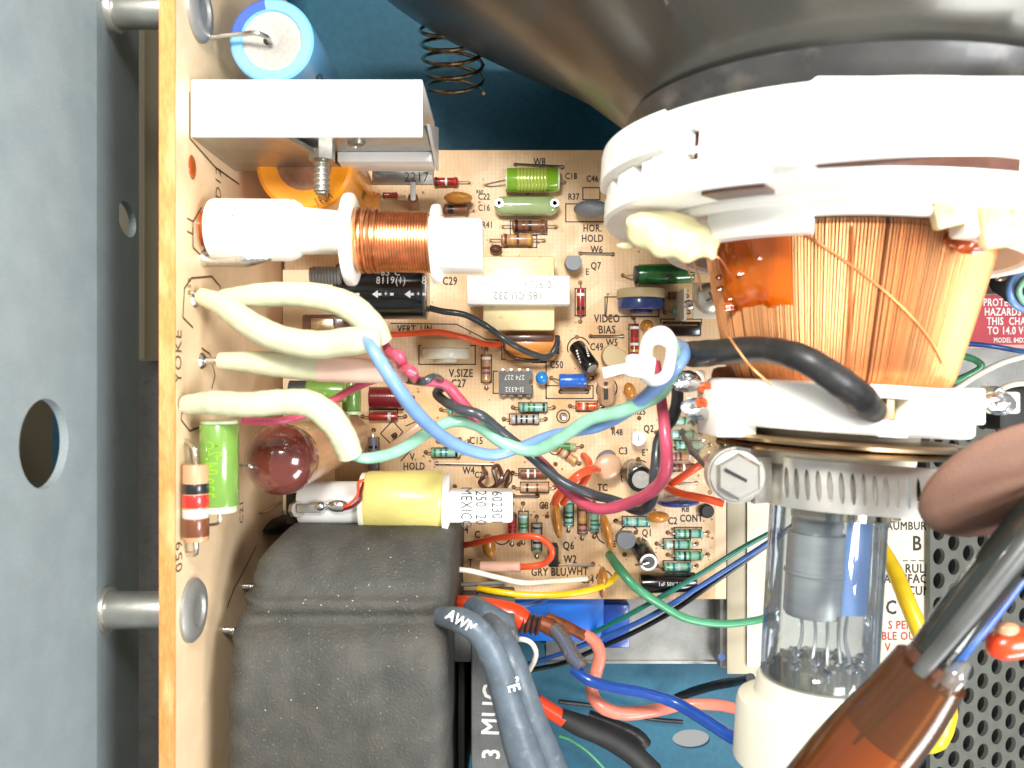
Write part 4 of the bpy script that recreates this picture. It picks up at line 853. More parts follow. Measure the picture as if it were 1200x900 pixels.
wire('hookup_wire', 'salmon pink wire bending down and running right into the socket', [(684,742,2.2),(697,752,2.2),(703,768,2.2),(698,790,2.2),(694,812,2.4),(705,828,2.6),(730,836,2.6),(765,833,2.4),(800,826,2.0),(840,826,2.2),(872,833,2.6)], [12,15,15,15,15,16,16,15,13,13,13], 'salmon_wire', group=O)
wire('hookup_wire', 'royal blue wire snaking from the brown sleeve to the white tube socket', [(672,784,3.2),(690,797,3.4),(720,806,3.4),(755,812,3.4),(790,823,3.4),(825,843,3.8),(855,862,4.2),(875,869,4.6),(893,864,5.0)], [12,13,13,13,14,15,16,17,16], 'royal_wire', group=O)
wire('hookup_wire', 'thin copper pink wire leaving the socket at the lower edge', [(884,868,4.8),(896,878,5.0),(915,888,5.2),(935,893,5.2)], 5, 'salmon_wire', group=O)
wire('hookup_wire', 'black wire arching from the socket over the teal floor', [(880,795,0.5),(860,799,-.5),(835,804,-1.2),(808,812,-2.0),(780,824,-2.5)], 11, 'black_wire', group=O)
wire('hookup_wire', 'white wire forming a small hook beside the grey cables', [(598,752,2.6),(610,749,3.0),(622,753,3.1),(628,764,3.0),(626,775,2.8),(620,786,2.4)], 6, 'white_wire', group=O)
wire('hookup_wire', 'white wire hanging straight down between the grey cables and the core', [(600,858,1.5),(601,880,1.5),(600,905,1.5)], 7, 'white_wire', group=O)
wire('hookup_wire', 'yellow wire slanting down behind the glass neck and the amber tube', [(1030,635,.2),(1048,668,.6),(1063,705,1.0),(1080,745,1.2),(1098,790,1.4),(1106,830,1.4),(1098,862,1.2),(1078,872,1.0)], [14,18,20,20,24,30,30,26], 'yellow_wire', group=O)
wire('hookup_wire', 'thin green wire low over the teal floor at the bottom edge', [(655,862,-2.2),(670,868,-2.2),(690,882,-2.3),(712,905,-2.5)], 4, 'green_wire', group=O)
wire('hookup_wire', 'thin black wire crossing the teal floor below the steel channel', [(655,822,-2.6),(700,828,-2.8),(760,842,-2.9),(800,846,-2.9)], 5, 'black_wire', group=O)
T = thing('focus_lead', 'orange tube running into a thick black lead near the bottom centre', 'lead', W(680,850,0))
part(T, 'red_end', G().tube([W(628,822,1),W(645,833,1),W(661,843,1)], .19, 16, 5), 'red_tube'); part(T, 'black_sleeve', G().tube([W(655,839,1.0),W(680,850,.9),(W(710,862,.7)),W(740,882,.6),W(765,905,.4)], [.19,.26,.28,.26,.26], 16, 6), 'matte_black')
wire('focus_lead_twin', 'second black lead with a rounded end behind the orange tipped one', [(690,838,-.8),(720,850,-.6),(745,862,-.4),(756,874,-.4)], [12,14,18,18], 'black_rubber')
T = thing('fused_lead', 'orange tube with brown coiled ends and a clear sleeve above the blue wire', 'lead', W(640,735,1.8))
part(T, 'orange_tube', G().tube([W(532,706,2.2),W(565,710,2.3),W(600,720,2.4),W(614,728,2.4)], [.16,.2,.26,.24], 16, 6), 'red_tube')
for k in range(4): part(T, 'coil_turn', G().lathe(W(610+k*6,728+k*1.5,2.4), (1,-.25,0), [(0,.22-k*.012),(.04,.27-k*.012),(.09,.22-k*.012)], 20), 'nut_brown')
part(T, 'brown_joint', G().tube([W(632,730,2.4),W(645,735,2.4),W(656,745,2.4)], [.16,.2,.14], 14, 5), 'copper_dark'); part(T, 'brown_joint', G().tube([W(640,722,2.3),W(662,733,2.3),W(684,745,2.2)], [.1,.13,.12], 14, 5), 'copper_dark')
part(T, 'clear_sleeve', G().tube([W(650,737,2.5),W(662,752,2.8),W(672,770,3.1),(W(683,782,3.3))], [.16,.17,.17,.15], 18, 6), 'clear_sleeve'); part(T, 'inner_wire', G().tube([W(650,738,2.5),W(662,754,2.8),W(672,772,3.1),W(680,786,3.3)], .09, 10, 6), 'royal_wire')
# blue box under the board edge, steel channel
T = thing('blue_block', 'bright blue plastic block under the lower edge of the main board', 'block', W(660,730,-2.6))
a, b = W(600,700,-.4), W(708,752,-.4); part(T, 'body', G().span((a.x,b.y,-2.6),(b.x,a.y,-.4),.06), 'bright_blue'); a, b = W(700,708,-1.2), W(738,760,-1.2); part(T, 'side_tab', G().span((a.x,b.y,-2.6),(b.x,a.y,-1.2),.05), 'royal_wire')
T = thing('steel_channel', 'grey steel channel with a bent lip running below the main board', 'channel', W(800,740,-3.1))
a, b = W(640,690,-1.7), W(842,776,-1.7); part(T, 'web', G().span((a.x,b.y,-1.8),(W(880,0,-1.7).x,a.y,-1.7)), 'galv')
part(T, 'lip', G().span((a.x,b.y-.03,-3.1),(b.x,b.y+.04,-1.66),.01), 'galv'); 
e, f = W(842,776,-1.7), W(878,790,-1.7); part(T, 'slanted_lip', G().add([e+V((0,0,.04)), f+V((0,0,.04)), f-V((0,0,1.3)), e-V((0,0,1.3)), e+V((0,.06,.04)), f+V((0,.06,.04)), f+V((0,.06,-1.3)), e+V((0,.06,-1.3))], [(0,1,2,3),(7,6,5,4),(0,4,5,1),(1,5,6,2),(2,6,7,3),(3,7,4,0)]), 'galv')
a, b = W(842,690,-1.2), W(880,782,-1.2); part(T, 'end_wall', G().span((a.x,b.y,-1.7),(b.x,a.y,-1.1),.08), 'galv'); part(T, 'rivet_hole', G().cyl(W(846,770,-1.09), W(846,770,-1.07), .1, n=16), 'deep_blue_wire')
# ================================================================ black moulded flyback block
prof = [(612,1.4),(613,3.0),(618,3.6),(632,4.1),(655,4.5),(680,4.78),(690,4.84),(698,4.90),(706,5.00),(714,5.02),(722,4.97),(730,5.02),(740,5.16),(752,5.3),(768,5.42),(785,5.5),(820,5.6),(860,5.6),(930,5.6),(1010,5.5)]
def yz(py, z): return ((450-py)*(H-z)/1000, z)
pts = spline([V((0,)+yz(*p)) for p in prof], 5)
xl0, xr0 = -5.12, -1.18; NX = 44; vs = []; fs = []
import mathutils
def nz(p, s): return mathutils.noise.noise(V(p)*s)
for j, p in enumerate(pts):
    py = 450-p.y*1000/(H-p.z); ex = .36; row = []
    lowl = max(0, min(1, (py-690)/50)); xl = xl0+.07*nz((0,p.y,3),1.6)+.05*nz((0,p.y,9),5)-(lowl*.08)+(.14*(1-lowl) if 612 < py < 700 else 0)+.09*max(0, 1-abs(py-712)/10); xl += .55*max(0, 1-(py-612)/46); xr = xr0-.25*max(0, 1-(py-612)/30)**2+.03*nz((5,p.y,3),1.3)
    if 735 < py: xr -= .02
    cross = [(xl, 0.0), (xl, (p.z-ex)*.5)]
    for k in range(7): a = pi/2*k/6; cross.append((xl+ex*(1-cos(a)), p.z-ex*(1-sin(a))))
    for k in range(1, NX): cross.append((xl+ex+(xr-xl-2*ex)*k/NX, p.z))
    for k in range(7): a = pi/2*(1-k/6); cross.append((xr-ex*(1-cos(a)), p.z-ex*(1-sin(a))))
    cross += [(xr, (p.z-ex)*.5), (xr, 0.0)]
    for (x, zz) in cross:
        n_ = nz((x,p.y,zz),1.1)*.05+nz((x,p.y,zz),3)*.014+nz((x,p.y,zz),9)*.006; vs.append(V((x, p.y+n_*.4, zz+(n_ if zz > 2 else 0))))
K = len(vs)//len(pts)
for j in range(len(pts)-1):
    for k in range(K-1): fs.append((j*K+k, j*K+k+1, (j+1)*K+k+1, (j+1)*K+k))
fs.append(tuple(range(K-1, -1, -1)))
T = thing('flyback_transformer', 'large dusty charcoal rubber moulded block with a ridge across it, bottom left', 'transformer', (-3.1, -5, 0))
g = G().add(vs, fs); part(T, 'moulding', g, 'pot_rubber', 60)
g = G()
random.seed(3)
for i in range(90):
    j = random.randrange(8, len(pts)-12); k = random.randrange(9, K-10); q = vs[j*K+k]+V((random.uniform(-.04,.04), random.uniform(-.04,.04), .004)); rr = random.choice((.005,.006,.008,.013)); g.ball(q, rr, 5, 4, (1,1,.4))
part(T, 'dust_specks', g, 'dust_speck', 0, kind='stuff')
a, b = W(524,735,4.2), W(562,905,4.2)
part(T, 'core_leg', G().span((W(552,0,3.9).x, -9, .2), (W(604,0,3.9).x, W(0,738,3.9).y, 3.9), .06), 'ferrite'); part(T, 'core_yoke', G().span((-1.2, W(0,775,3.4).y, .2), (W(553,0,3.4).x, W(0,735,3.4).y, 3.5), .06), 'ferrite')
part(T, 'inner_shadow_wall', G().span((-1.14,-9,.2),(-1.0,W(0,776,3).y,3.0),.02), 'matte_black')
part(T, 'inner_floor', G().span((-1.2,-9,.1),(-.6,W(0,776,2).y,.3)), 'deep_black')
for i, s_ in enumerate(('3','MUG')): text(T, s_, .50, flat(577, 832 if i else 884, 3.906, 88), 'ink_white', fat=.035, sq=.9)
def cable(label, pts, wp, marks, grp='thick grey cables of the moulded block'):
    P = [W(*p) for p in pts]; rr = [q/2*(H-p.z)/1000 for q, p in zip(wp, P)]
    T = thing('high_voltage_cable', label, 'cable', (P[0].x, P[0].y, P[0].z-.3), grp); part(T, 'jacket', G().tube(P, rr, 18, 8, wob=.015), 'cable_grey')
    for s_, px, py, z, rot, sz in marks:
        q = W(px, py, z); c_, s2 = cos(radians(rot)), sin(radians(rot)); r_ = .235
        text(T, s_, sz, lambda u, v: V((q.x+u*c_-v*s2, q.y+u*s2+v*c_, z-r_+sqrt(max(r_*r_-v*v, .0))+.012)), 'ink_white', fat=.03, sq=.85)
cable('thick grey cable with white letters curving out of the moulded block and down', [(517,722,5.2),(540,727,5.7),(562,742,5.9),(580,775,5.9),(592,815,5.8),(606,860,5.8),(624,915,5.8)], [22,30,31,32,34,40,46], [('AWM',540,729,6.07,-30,.26),('E',601,806,6.08,-75,.3)])
cable('second thick grey cable lying right of the lettered one, running down to the bottom edge', [(566,722,3.0),(582,738,4.6),(596,765,5.3),(609,800,5.5),(622,840,5.5),(640,885,5.4),(652,915,5.3)], [18,26,30,32,34,36,38], [('2',600,798,5.78,-75,.3)])
solo('cable_stub', G().tube([W(556,712,3.0),W(572,722,3.6),W(588,732,3.6),W(594,748,3.0)], .26, 14, 6), 'cable_grey', 'short grey cable arching behind the two thick ones', 'cable')
# ================================================================ picture tube, its neck, and the yoke
AX = V((.06,1,0)).normalized(); O0 = V((5.42,0,6.7)); UPZ = (0,0,1)
def cr(Y): return O0+AX*Y
def cp(Y, r, a): _, e1, e2 = frame(AX, UPZ); return cr(Y)+(e1*cos(radians(a))+e2*sin(radians(a)))*r
T = thing('picture_tube', 'dark picture tube whose glossy funnel fills the top right and whose glass neck points down', 'picture tube', (5.6, 2, 0))
part(T, 'funnel', G().lathe(cr(0), AX, [(3.2,2.2),(3.8,2.9),(4.2,3.5),(4.8,4.30),(5.4,5.1),(6.1,6.35),(6.8,7.8),(7.6,9.3),(8.6,10.6)], 96, up=UPZ), 'bell')
part(T, 'seam', G().lathe(cp(4.9,4.63,-52), (cp(5.9,6.75,-46)-cp(4.9,4.63,-52)), [(0,.04),(2.2,.06)], 8), 'rubber_ring')
part(T, 'neck', G().lathe(cr(0), AX, [(3.2,1.0),(2.0,.94),(-4.4,.94),(-4.9,.93),(-5.08,.84),(-5.12,.6)], 56, up=UPZ), 'neck_glass')
part(T, 'reflection_stripe', G().sector(cr(0), AX, [(-2.0,.90),(-3.65,.90),(-3.65,.905),(-2.0,.905)], 8, -2, 26, up=UPZ), 'neck_reflection')  # painted blue stripe imitating a reflection in the neck glass
gun = [(-1.2,.50),(-2.45,.50),(-2.5,.60),(-2.52,.62),(-2.6,.60),(-3.15,.60),(-3.19,.63),(-3.23,.60),(-3.85,.60),(-3.9,.55),(-3.9,.001)]
part(T, 'electron_gun', G().lathe(cr(0)-V((.16,0,0)), AX, [(-2.05,.40),(-2.48,.40),(-2.5,.47),(-3.1,.47),(-3.13,.50),(-3.17,.50),(-3.2,.47),(-3.82,.47),(-3.88,.43),(-3.9,.001)], 44, up=UPZ), 'gun_steel')
part(T, 'gun_collar', G().lathe(cr(0)-V((.16,0,0)), AX, [(-1.3,.36),(-2.2,.36),(-2.28,.42),(-2.38,.42),(-2.4,.3)], 36, up=UPZ), 'gun_steel')
for k, a in enumerate((-70,-35,-8,20,50,80)): part(T, 'support_rod', G().tube([cp(-3.8,.42,a), cp(-4.2,.40,a+4), cp(-4.6,.5,a+2), cp(-4.95,.5,a)], .028, 6, 4), 'steel')
for k in range(12): part(T, 'glass_bead', G().ball(cp(-4.55+.1*sin(k*2.3), .3+.35*(k%3)/2, -85+k*15), .09, 10, 7, (1,.9,1.2), wob=.2), 'solder' if k % 3 else 'clear_plastic')
for k in range(14): part(T, 'stem_pin', G().cyl(cp(-4.6,.62,k*25.7), cp(-5.0,.62,k*25.7), .05, n=8), 'steel')
part(T, 'glass_stem', G().lathe(cr(0), AX, [(-4.5,.001),(-4.52,.35),(-4.6,.6),(-4.72,.75),(-4.95,.8),(-5.06,.8)], 36, up=UPZ), 'clear_plastic')
part(T, 'coupling_ring', G().sector(cr(0), AX, [(3.75,3.25),(3.85,3.45),(4.05,3.62),(4.25,3.72),(4.32,3.6),(4.2,3.4)], 96, 0, 360, up=UPZ), 'rubber_ring')
part(T, 'coupling_lip', G().sector(cr(0), AX, [(3.5,3.3),(3.72,3.42),(3.78,3.3),(3.6,3.0)], 96, 0, 360, up=UPZ), 'matte_black')

T = YK = thing('deflection_yoke', 'white plastic deflection yoke with copper windings around the tube neck', 'deflection yoke', (5.5, 1.5, 3))
def sec(nm, Y0, Y1, r0, r1, a0, a1, mat='white_plastic', n=None, b=.05):
    pr = [(Y0+b,r0),(Y1-b,r0),(Y1,r0+b),(Y1,r1-b),(Y1-b,r1),(Y0+b,r1),(Y0,r1-b),(Y0,r0+b)]
    return part(T, nm, G().sector(cr(0), AX, pr, n or max(3, int(abs(a1-a0)/3)), a0, a1, up=UPZ), mat)
# outer ring: an upper and a lower hoop, joined by wall sections that leave the slots open
sec('upper_hoop', 3.36, 3.72, 3.0, 4.02, -180, 180, n=110)
sec('lower_hoop', 2.50, 2.92, 3.0, 4.02, -180, 180, n=110)
for a0, a1 in ((-180,-84),(-79,-70.5),(-66.5,-52.6),(-49.6,170)): sec('wall', 2.9, 3.38, 3.84, 4.0, a0, a1, b=.01)
part(T, 'slot_liner', G().sector(cr(0), AX, [(2.92,3.12),(3.36,3.12),(3.36,3.2),(2.92,3.2)], 40, -95, -60, up=UPZ), 'warm_plastic')
part(T, 'gap_shade_strip', G().sector(cr(0), AX, [(2.93,3.72),(3.35,3.72),(3.35,3.80),(2.93,3.80)], 6, -56, -46, up=UPZ), 'nut_brown')  # brown strip behind the slot, painting in its darkness
# flat raised plate across the near side
a, b = W(956,90,10.75), W(1240,182,10.75)
part(T, 'near_plate', G().prism([(a.x,b.y),(b.x,b.y),(b.x,a.y),(a.x+.02,a.y),(a.x-.42,a.y-.34),(a.x-.42,b.y)], [], lambda u, v, h: V((u, v, 10.25+h)), .5), 'white_plastic', 30)
part(T, 'outer_skirt', G().sector(cr(0), AX, [(3.62,3.9),(3.7,4.1),(3.6,4.12),(3.15,4.12),(3.1,4.05),(3.1,3.9)], 30, -100, -58, up=UPZ), 'white_plastic')
sec('rib', 3.0, 3.08, 3.98, 4.04, -62, -40, b=.01); sec('rib', 3.3, 3.36, 3.98, 4.05, -50, -22, b=.01)
# inner skirt with the window in front of the winding
for a0, a1 in ((-62,-29.5),(10,60),(60,178),(-180,-100)): sec('inner_skirt', 2.02, 2.52, 2.62, 2.95, a0, a1)
sec('inner_shelf', 2.40, 2.54, 2.3, 3.2, -180, 180, n=90)
sec('window_frame', 2.26, 2.42, 2.72, 2.95, -30, 11)
part(T, 'dark_liner', G().sector(cr(0), AX, [(2.25,2.3),(2.40,2.3),(2.40,2.70),(2.25,2.70)], 20, -40, 14, up=UPZ), 'glossy_black')
part(T, 'wedge', G().box(cp(2.3,2.9,6), (.5,.35,.2), Matrix.Rotation(radians(14),3,'Z'), .05), 'cream_plastic'); part(T, 'wedge', G().box(cp(2.28,3.05,22), (.9,.7,.25), Matrix.Rotation(radians(10),3,'Z'), .08), 'cream_plastic')
part(T, 'dark_stripe', G().sector(cr(0), AX, [(2.60,4.02),(2.76,4.02),(2.76,4.035),(2.60,4.035)], 16, -26, 8, up=UPZ), 'nut_brown')
# ferrite core and copper strands
part(T, 'core', G().lathe(cr(0), AX, [(2.45,2.22),(2.3,2.24),(1.2,1.99),(.05,1.69),(-.02,1.55),(-.02,1.1)], 72, up=UPZ), 'copper_dark')
random.seed(11); g = G(); g2 = G(); N_ = 292
for i in range(N_):
    a = -180+360*i/N_+random.uniform(-.1,.1); lift = random.uniform(0,.014); sk = random.uniform(-.22,.22)
    pts = [cp(2.46,2.16,a), cp(2.36,2.27+lift,a), cp(1.6,2.11+lift,a+sk*.4), cp(.8,1.92+lift,a+sk), cp(.2,1.77+lift,a+sk*.8), cp(.04,1.71+lift,a+sk*.8), cp(-.03,1.58,a+sk)]
    (g2 if random.random() < .05 else g).tube(pts, random.choice((.0165,.0175,.019)), 7, 0)
part(T, 'winding', g, 'copper', kind='stuff'); part(T, 'dark_strands', g2, 'copper_gap', kind='stuff')
g = G()
for k, (a0, a1, y0, y1) in enumerate(((-34,32,2.1,.35),(-18,-15,2.2,.1))):
    g.tube([cp(y0+(y1-y0)*t/6, 1.74+(y0+(y1-y0)*t/6)*.225+.06, a0+(a1-a0)*t/6) for t in range(7)], .018, 6, 4)
part(T, 'stray_strand', g, 'copper', kind='stuff')
g = G(); rs = []
for j in range(11):
    Y = 2.38-1.28*j/10
    for i in range(15):
        a = -80+40*i/14; bmp = nz((a*.12,Y*2,1),1.)*.07+nz((a*.4,Y*5,2),1.)*.03; edge = min(1, min(i, 14-i)/1.5, (10-j)/1.2); rs.append(cp(Y+(nz((a*.3,1,7),1)*.14 if j > 7 else 0), 1.75+Y*.225+.02+(.12+bmp)*edge, a))
for j in range(10):
    for i in range(14): g.f.append((j*15+i, j*15+i+1, (j+1)*15+i+1, (j+1)*15+i))
g.v = rs; part(T, 'resin_patch', g, 'resin', 80)
M('resin_bead', (170,70,14), .08, coat=1., noise=(3,.4))
for i in range(16):
    a = random.uniform(-80,-42); Y = random.choice((random.uniform(1.02,1.2), random.uniform(1.0,2.3), 2.3)); part(T, 'resin_bead', G().ball(cp(Y, 1.75+Y*.225+.09, a), random.uniform(.04,.10), 10, 8, (1.3,.7,.6), wob=.2), 'resin_bead')
part(T, 'resin_bead', G().ball(cp(2.1,2.42,22), .26, 14, 10, (1.2,.7,.4), wob=.25), 'resin_bead')
# rear plate
pr = [(-.02,1.2),(.02,2.02),(-.02,2.08),(-.70,2.08),(-.76,2.02),(-.76,1.2)]
wa0, wa1 = -3.5, 8
part(T, 'rear_plate', G().sector(cr(0), AX, [(-.05,1.3),(-.02,2.05),(-.06,2.10),(-.70,2.10),(-.75,2.05),(-.76,1.3)], 90, wa1, 360+wa0, up=UPZ), 'white_plastic')
for y0, y1 in ((-.20,-.02),(-.76,-.52)): part(T, 'rear_plate_bar', G().sector(cr(0), AX, [(y0,1.6),(y1,1.6),(y1,2.10),(y0,2.10)], 6, wa0, wa1, up=UPZ), 'white_plastic')
part(T, 'window_back', G().sector(cr(0), AX, [(-.52,1.7),(-.2,1.7),(-.2,1.75),(-.52,1.75)], 6, wa0-2, wa1+2, up=UPZ), 'copper_dark')
part(T, 'yellow_tab', G().sector(cr(0), AX, [(-.50,1.76),(-.22,1.76),(-.22,1.9),(-.50,1.9)], 3, 1.5, 4.8, up=UPZ), 'yellow_tape')
a, b = W(838,457,7.6), W(862,512,7.6); part(T, 'plate_corner', G().span((a.x,b.y,6.3),(b.x+.3,a.y,7.7),.03), 'white_plastic')
a, b = W(1128,455,8.0), W(1156,498,8.0); part(T, 'plate_corner', G().span((a.x-.5,b.y,6.6),(b.x,a.y,8.0),.04), 'white_plastic')
part(T, 'metal_ring', G().lathe(cr(0), AX, [(-.86,1.5),(-.88,1.98),(-.93,2.02),(-.98,1.98),(-1.0,1.5)], 80, up=UPZ), 'bronze')
part(T, 'metal_ring', G().lathe(cr(0), AX, [(-1.02,1.4),(-1.03,1.86),(-1.07,1.90),(-1.11,1.86),(-1.12,1.3)], 80, up=UPZ), 'bronze')
part(T, 'collar', G().lathe(cr(0), AX, [(-.7,1.35),(-1.25,1.30),(-1.4,1.22)], 60, up=UPZ), 'warm_plastic')
for a0 in (-50,-10,25,60): part(T, 'collar_finger', G().sector(cr(0), AX, [(-1.2,1.0),(-1.2,1.18),(-2.15,1.12),(-2.15,1.0)], 8, a0, a0+28, up=UPZ), 'clear_plastic')
# terminals left and right of the rear plate
for i, (px, py, z, sx) in enumerate(((822,478,7.0,1),(808,446,6.6,1),(1175,472,7.4,1.5))):
    part(T, 'terminal_lug', G().box(W(px,py,z), (.5,.34,.14), None, .04), 'warm_plastic'); part(T, 'solder_blob', G().ball(W(px-4,py,z+.12), .24, 14, 10, (1.1,.75,.5), wob=.2), 'solder')
part(T, 'clear_film', G().tube([W(806,500,6.0),W(826,520,6.2),W(838,545,6.2)], [.2,.34,.2], 12, 5), 'clear_plastic')
part(T, 'amber_drop', G().ball(W(826,455,6.7), .12, wob=.2), 'resin_bead'); part(T, 'amber_drop', G().ball(W(822,472,7.2), .1, wob=.2), 'resin_bead')
part(T, 'inner_winding_end', G().box(W(905,447,6.6), (2.0,.5,.5), None, .12), 'copper_dark')
# glue at the left of the big ring
g = G(); 
for px, py, z, r, s_ in ((760,276,7.9,.32,(1.2,.8,.4)),(790,276,8.0,.33,(1.3,.8,.4)),(820,281,8.1,.31,(1.2,.9,.4)),(805,297,8.1,.20,(1,1,.7)),(744,268,7.7,.22,(.8,1.2,.5)),(836,300,8.2,.12,(1,1,.6)),(733,288,7.2,.15,(1.5,.7,.6)),(775,288,8.05,.24,(1,1,.6)),(775,262,8.0,.3,(2,.8,.5))): g.ball(W(px,py,z), r, 20, 14, s_, wob=.12)
o_glue = part(T, 'glue', g, 'glue', 60)
rm = o_glue.modifiers.new('melt', 'REMESH'); rm.mode = 'VOXEL'; rm.voxel_size = .0005; rm.use_smooth_shade = True
sm_ = o_glue.modifiers.new('soften', 'SMOOTH'); sm_.iterations = 30; sm_.factor = .6
part(T, 'gap_shade_strip', G().sector(cr(0), AX, [(2.44,3.45),(2.495,3.45),(2.495,3.85),(2.44,3.85)], 10, -50, -36, up=UPZ), 'nut_brown')  # brown strip painting in the shade of the opening under the hoop
for pts in ([(836,299,8.1),(846,306,8.0),(858,330,7.5),(862,352,6.5)], [(812,306,8.0),(818,322,7.0),(822,340,5.5)], [(796,300,8),(806,315,7),(812,330,5)], [(850,385,8.2),(858,400,8.6),(880,430,8.8),(905,452,8.7)]): part(T, 'fine_wire', G().tube([W(*p) for p in pts], .016, 6, 6), 'copper')
# hose clamp
T = thing('hose_clamp', 'steel hose clamp with a slotted hexagonal screw round the tube neck', 'hose clamp', (5.3,-1.6,5.4))
by0, by1 = -1.22, -2.0
loops = []; hole = []
outer = [(-47,by1),(66,by1),(68,by1+.04),(68,by0-.04),(66,by0),(-47,by0)]
# finer outline so the strip can bend
def dens(lo, hi, y, n): return [(lo+(hi-lo)*i/n, y) for i in range(n)]
outer = dens(-52,48,by1,44)+[(48,by1)]+dens(48,-52,by0,44)+[(-52,by0)]
for k in range(13):
    a = -49+k*7.2; hole.append([(a+1.9*cos(t)-1.2*(sin(t)), (by0+by1)/2+.25*sin(t)) for t in [2*pi*i/10 for i in range(10)]])
_, E1, E2 = frame(AX, UPZ)
def strip(u, v, h):
    R_ = 1.28+h; a = radians(min(u, -6)); n__ = E1*cos(a)+E2*sin(a); t__ = E2*cos(a)-E1*sin(a)
    return cr(v)+n__*R_+(t__*radians(u+6)*1.28 if u > -6 else V((0,0,0)))
part(T, 'band', G().prism(outer, hole, strip, .05), 'white_band' if 'white_band' in MATS else 'steel', 30)
part(T, 'rear_band', G().sector(cr(0), AX, [(by1,1.20),(by0,1.20),(by0,1.25),(by1,1.25)], 60, 0, 308, up=UPZ), 'steel')
part(T, 'under_band', G().sector(cr(0), AX, [(by1+.05,1.18),(by0-.05,1.18),(by0-.05,1.21),(by1+.05,1.21)], 60, -60, 80, up=UPZ), 'zinc')
sc_ = W(866,559,7.9); sx = V((-.12,.02,1)).normalized()
SH = part(T, 'screw_head', G().lathe(sc_-sx*.25, sx, [(0,.37),(.22,.37),(.27,.32),(.27,.001)], 6), 'zinc'); part(SH, 'slot', G().box(sc_+V((0,0,.025)), (.5,.05,.02), Matrix.Rotation(radians(-28),3,'Z')), 'deep_black')
part(T, 'screw_flange', G().lathe(sc_-sx*.32, sx, [(0,.40),(.05,.42),(.1,.40),(.1,.3)], 36), 'steel')
part(T, 'housing', G().sector(sc_-sx*.9, sx, [(0,.36),(.6,.36),(.6,.44),(0,.44)], 30, 0, 300), 'steel')
part(T, 'screw', G().cyl(sc_-sx*1.8, sc_-sx*.2, .24, n=24), 'zinc'); part(T, 'saddle', G().box(W(892,562,7.5), (.4,.74,.12), Matrix.Rotation(radians(35),3,'Y'), .03), 'zinc')
# tube socket
T = thing('tube_socket', 'round white plastic socket on the end of the glass neck', 'socket', (5.1,-5.6,5.3))
g = G().lathe(cr(0), AX, [(-4.95,.97),(-5.0,.99),(-5.2,1.0),(-5.26,1.03),(-5.30,1.16),(-5.36,1.27),(-5.46,1.30),(-6.3,1.30),(-6.36,1.3),(-6.36,.001)], 64, up=UPZ); part(T, 'body', g, 'socket_white')
part(T, 'wire_port', G().cyl(W(884,864,5.0)+V((.0,0,0)), W(896,864,5.0), .17, n=18), 'royal_wire')
# ================================================================ thick black lead over the yoke
wire('high_voltage_lead', 'thick black rubber lead arching from the cable tie to the white rear plate', [(792,412,5.2),(812,415,6.4),(850,412,7.6),(895,409,8.6),(940,420,9.2),(978,443,9.3),(1006,464,9.1),(1024,482,8.7)], [24,31,31,30,33,36,37,30], 'black_rubber', 'lead', n=24)
solo('ferrule', G().ball(W(1027,485,8.6), .2, 12, 8, (1,1,.8)), 'pink_sleeve', 'pinkish end of the thick black lead in the window of the rear plate', 'ferrule')
# bracket with the round head screw
T = thing('screw_bracket', 'cream steel bracket with a big round cross head screw between board and yoke', 'bracket', W(842,352,1.4))
a, b = W(812,331,2.0), W(874,373,2.0); part(T, 'plate', G().span((a.x,b.y,1.9),(b.x,a.y,2.0),.03), 'warm_plastic'); 
c = W(832,350,2.02); SH = part(T, 'screw_head', G().lathe(c, (0,0,1), [(0,.36),(.06,.36),(.16,.28),(.22,.15),(.23,.001)], 36), 'steel')
part(SH, 'cross_recess', G().box(c+V((0,0,.21)), (.3,.05,.06), Matrix.Rotation(.5,3,'Z')).box(c+V((0,0,.211)), (.3,.05,.06), Matrix.Rotation(.5+pi/2,3,'Z')), 'dark_plate')
part(T, 'green_smear', G().ball(W(858,346,2.0), .2, 14, 8, (1.2,1.1,.12), wob=.3), 'lime'); part(T, 'standing_fin', G().span((W(800.5,0,1).x, W(0,375,1).y, 0),(W(803.5,0,1).x, W(0,338,1).y, 1.1)), 'warm_plastic')
part(T, 'tab', G().ball(W(808,357,1.95), .12, sc=(1.2,.9,.4)), 'solder')
# ================================================================ right background
g = G(); a, b = W(852,120,-2.3), W(1420,590,-2.3); g.span((a.x,b.y,-2.5),(b.x,a.y,-2.3)); solo('chassis_plate', g, 'dark_plate', 'dull grey steel chassis plate behind the copper windings', 'plate')
a, b = W(825,270,-1.0), W(862,346,-1.0); solo('chassis_fin', G().add([W(800,290,-1),W(835,282,-1),W(880,282,-1),W(880,400,-1),W(845,400,-1)], [(0,1,2,3,4)]).add([W(800,290,-1)-V((0,0,.1)),W(835,282,-1)-V((0,0,.1)),W(880,282,-1)-V((0,0,.1)),W(880,400,-1)-V((0,0,.1)),W(845,400,-1)-V((0,0,.1))], [(4,3,2,1,0)]), 'dark_plate', 'grey steel fin seen between the white glue and the copper', 'fin', smooth=0)
a, b = W(852,555,-.9), W(890,790,-.9); solo('side_rail', G().span((a.x,b.y,-1.0),(b.x,a.y,-.9),.02), 'beige_shell', 'pale cream rail along the right end of the main board', 'rail')
a, b = W(876,588,-.8), W(905,782,-.8); solo('paper_flap', G().span((a.x,b.y,-.85),(b.x,a.y,-.82)), 'label_paper', 'torn cream paper flap hanging left of the glass neck', 'paper')
T = thing('white_label', 'cream paper label with black and red print behind the glass neck', 'label', W(985,680,-1.3))
a, b = W(884,588,-1.2), W(1088,800,-1.2); part(T, 'paper', G().span((a.x,b.y,-1.3),(b.x,a.y,-1.2)), 'label_paper', 0)
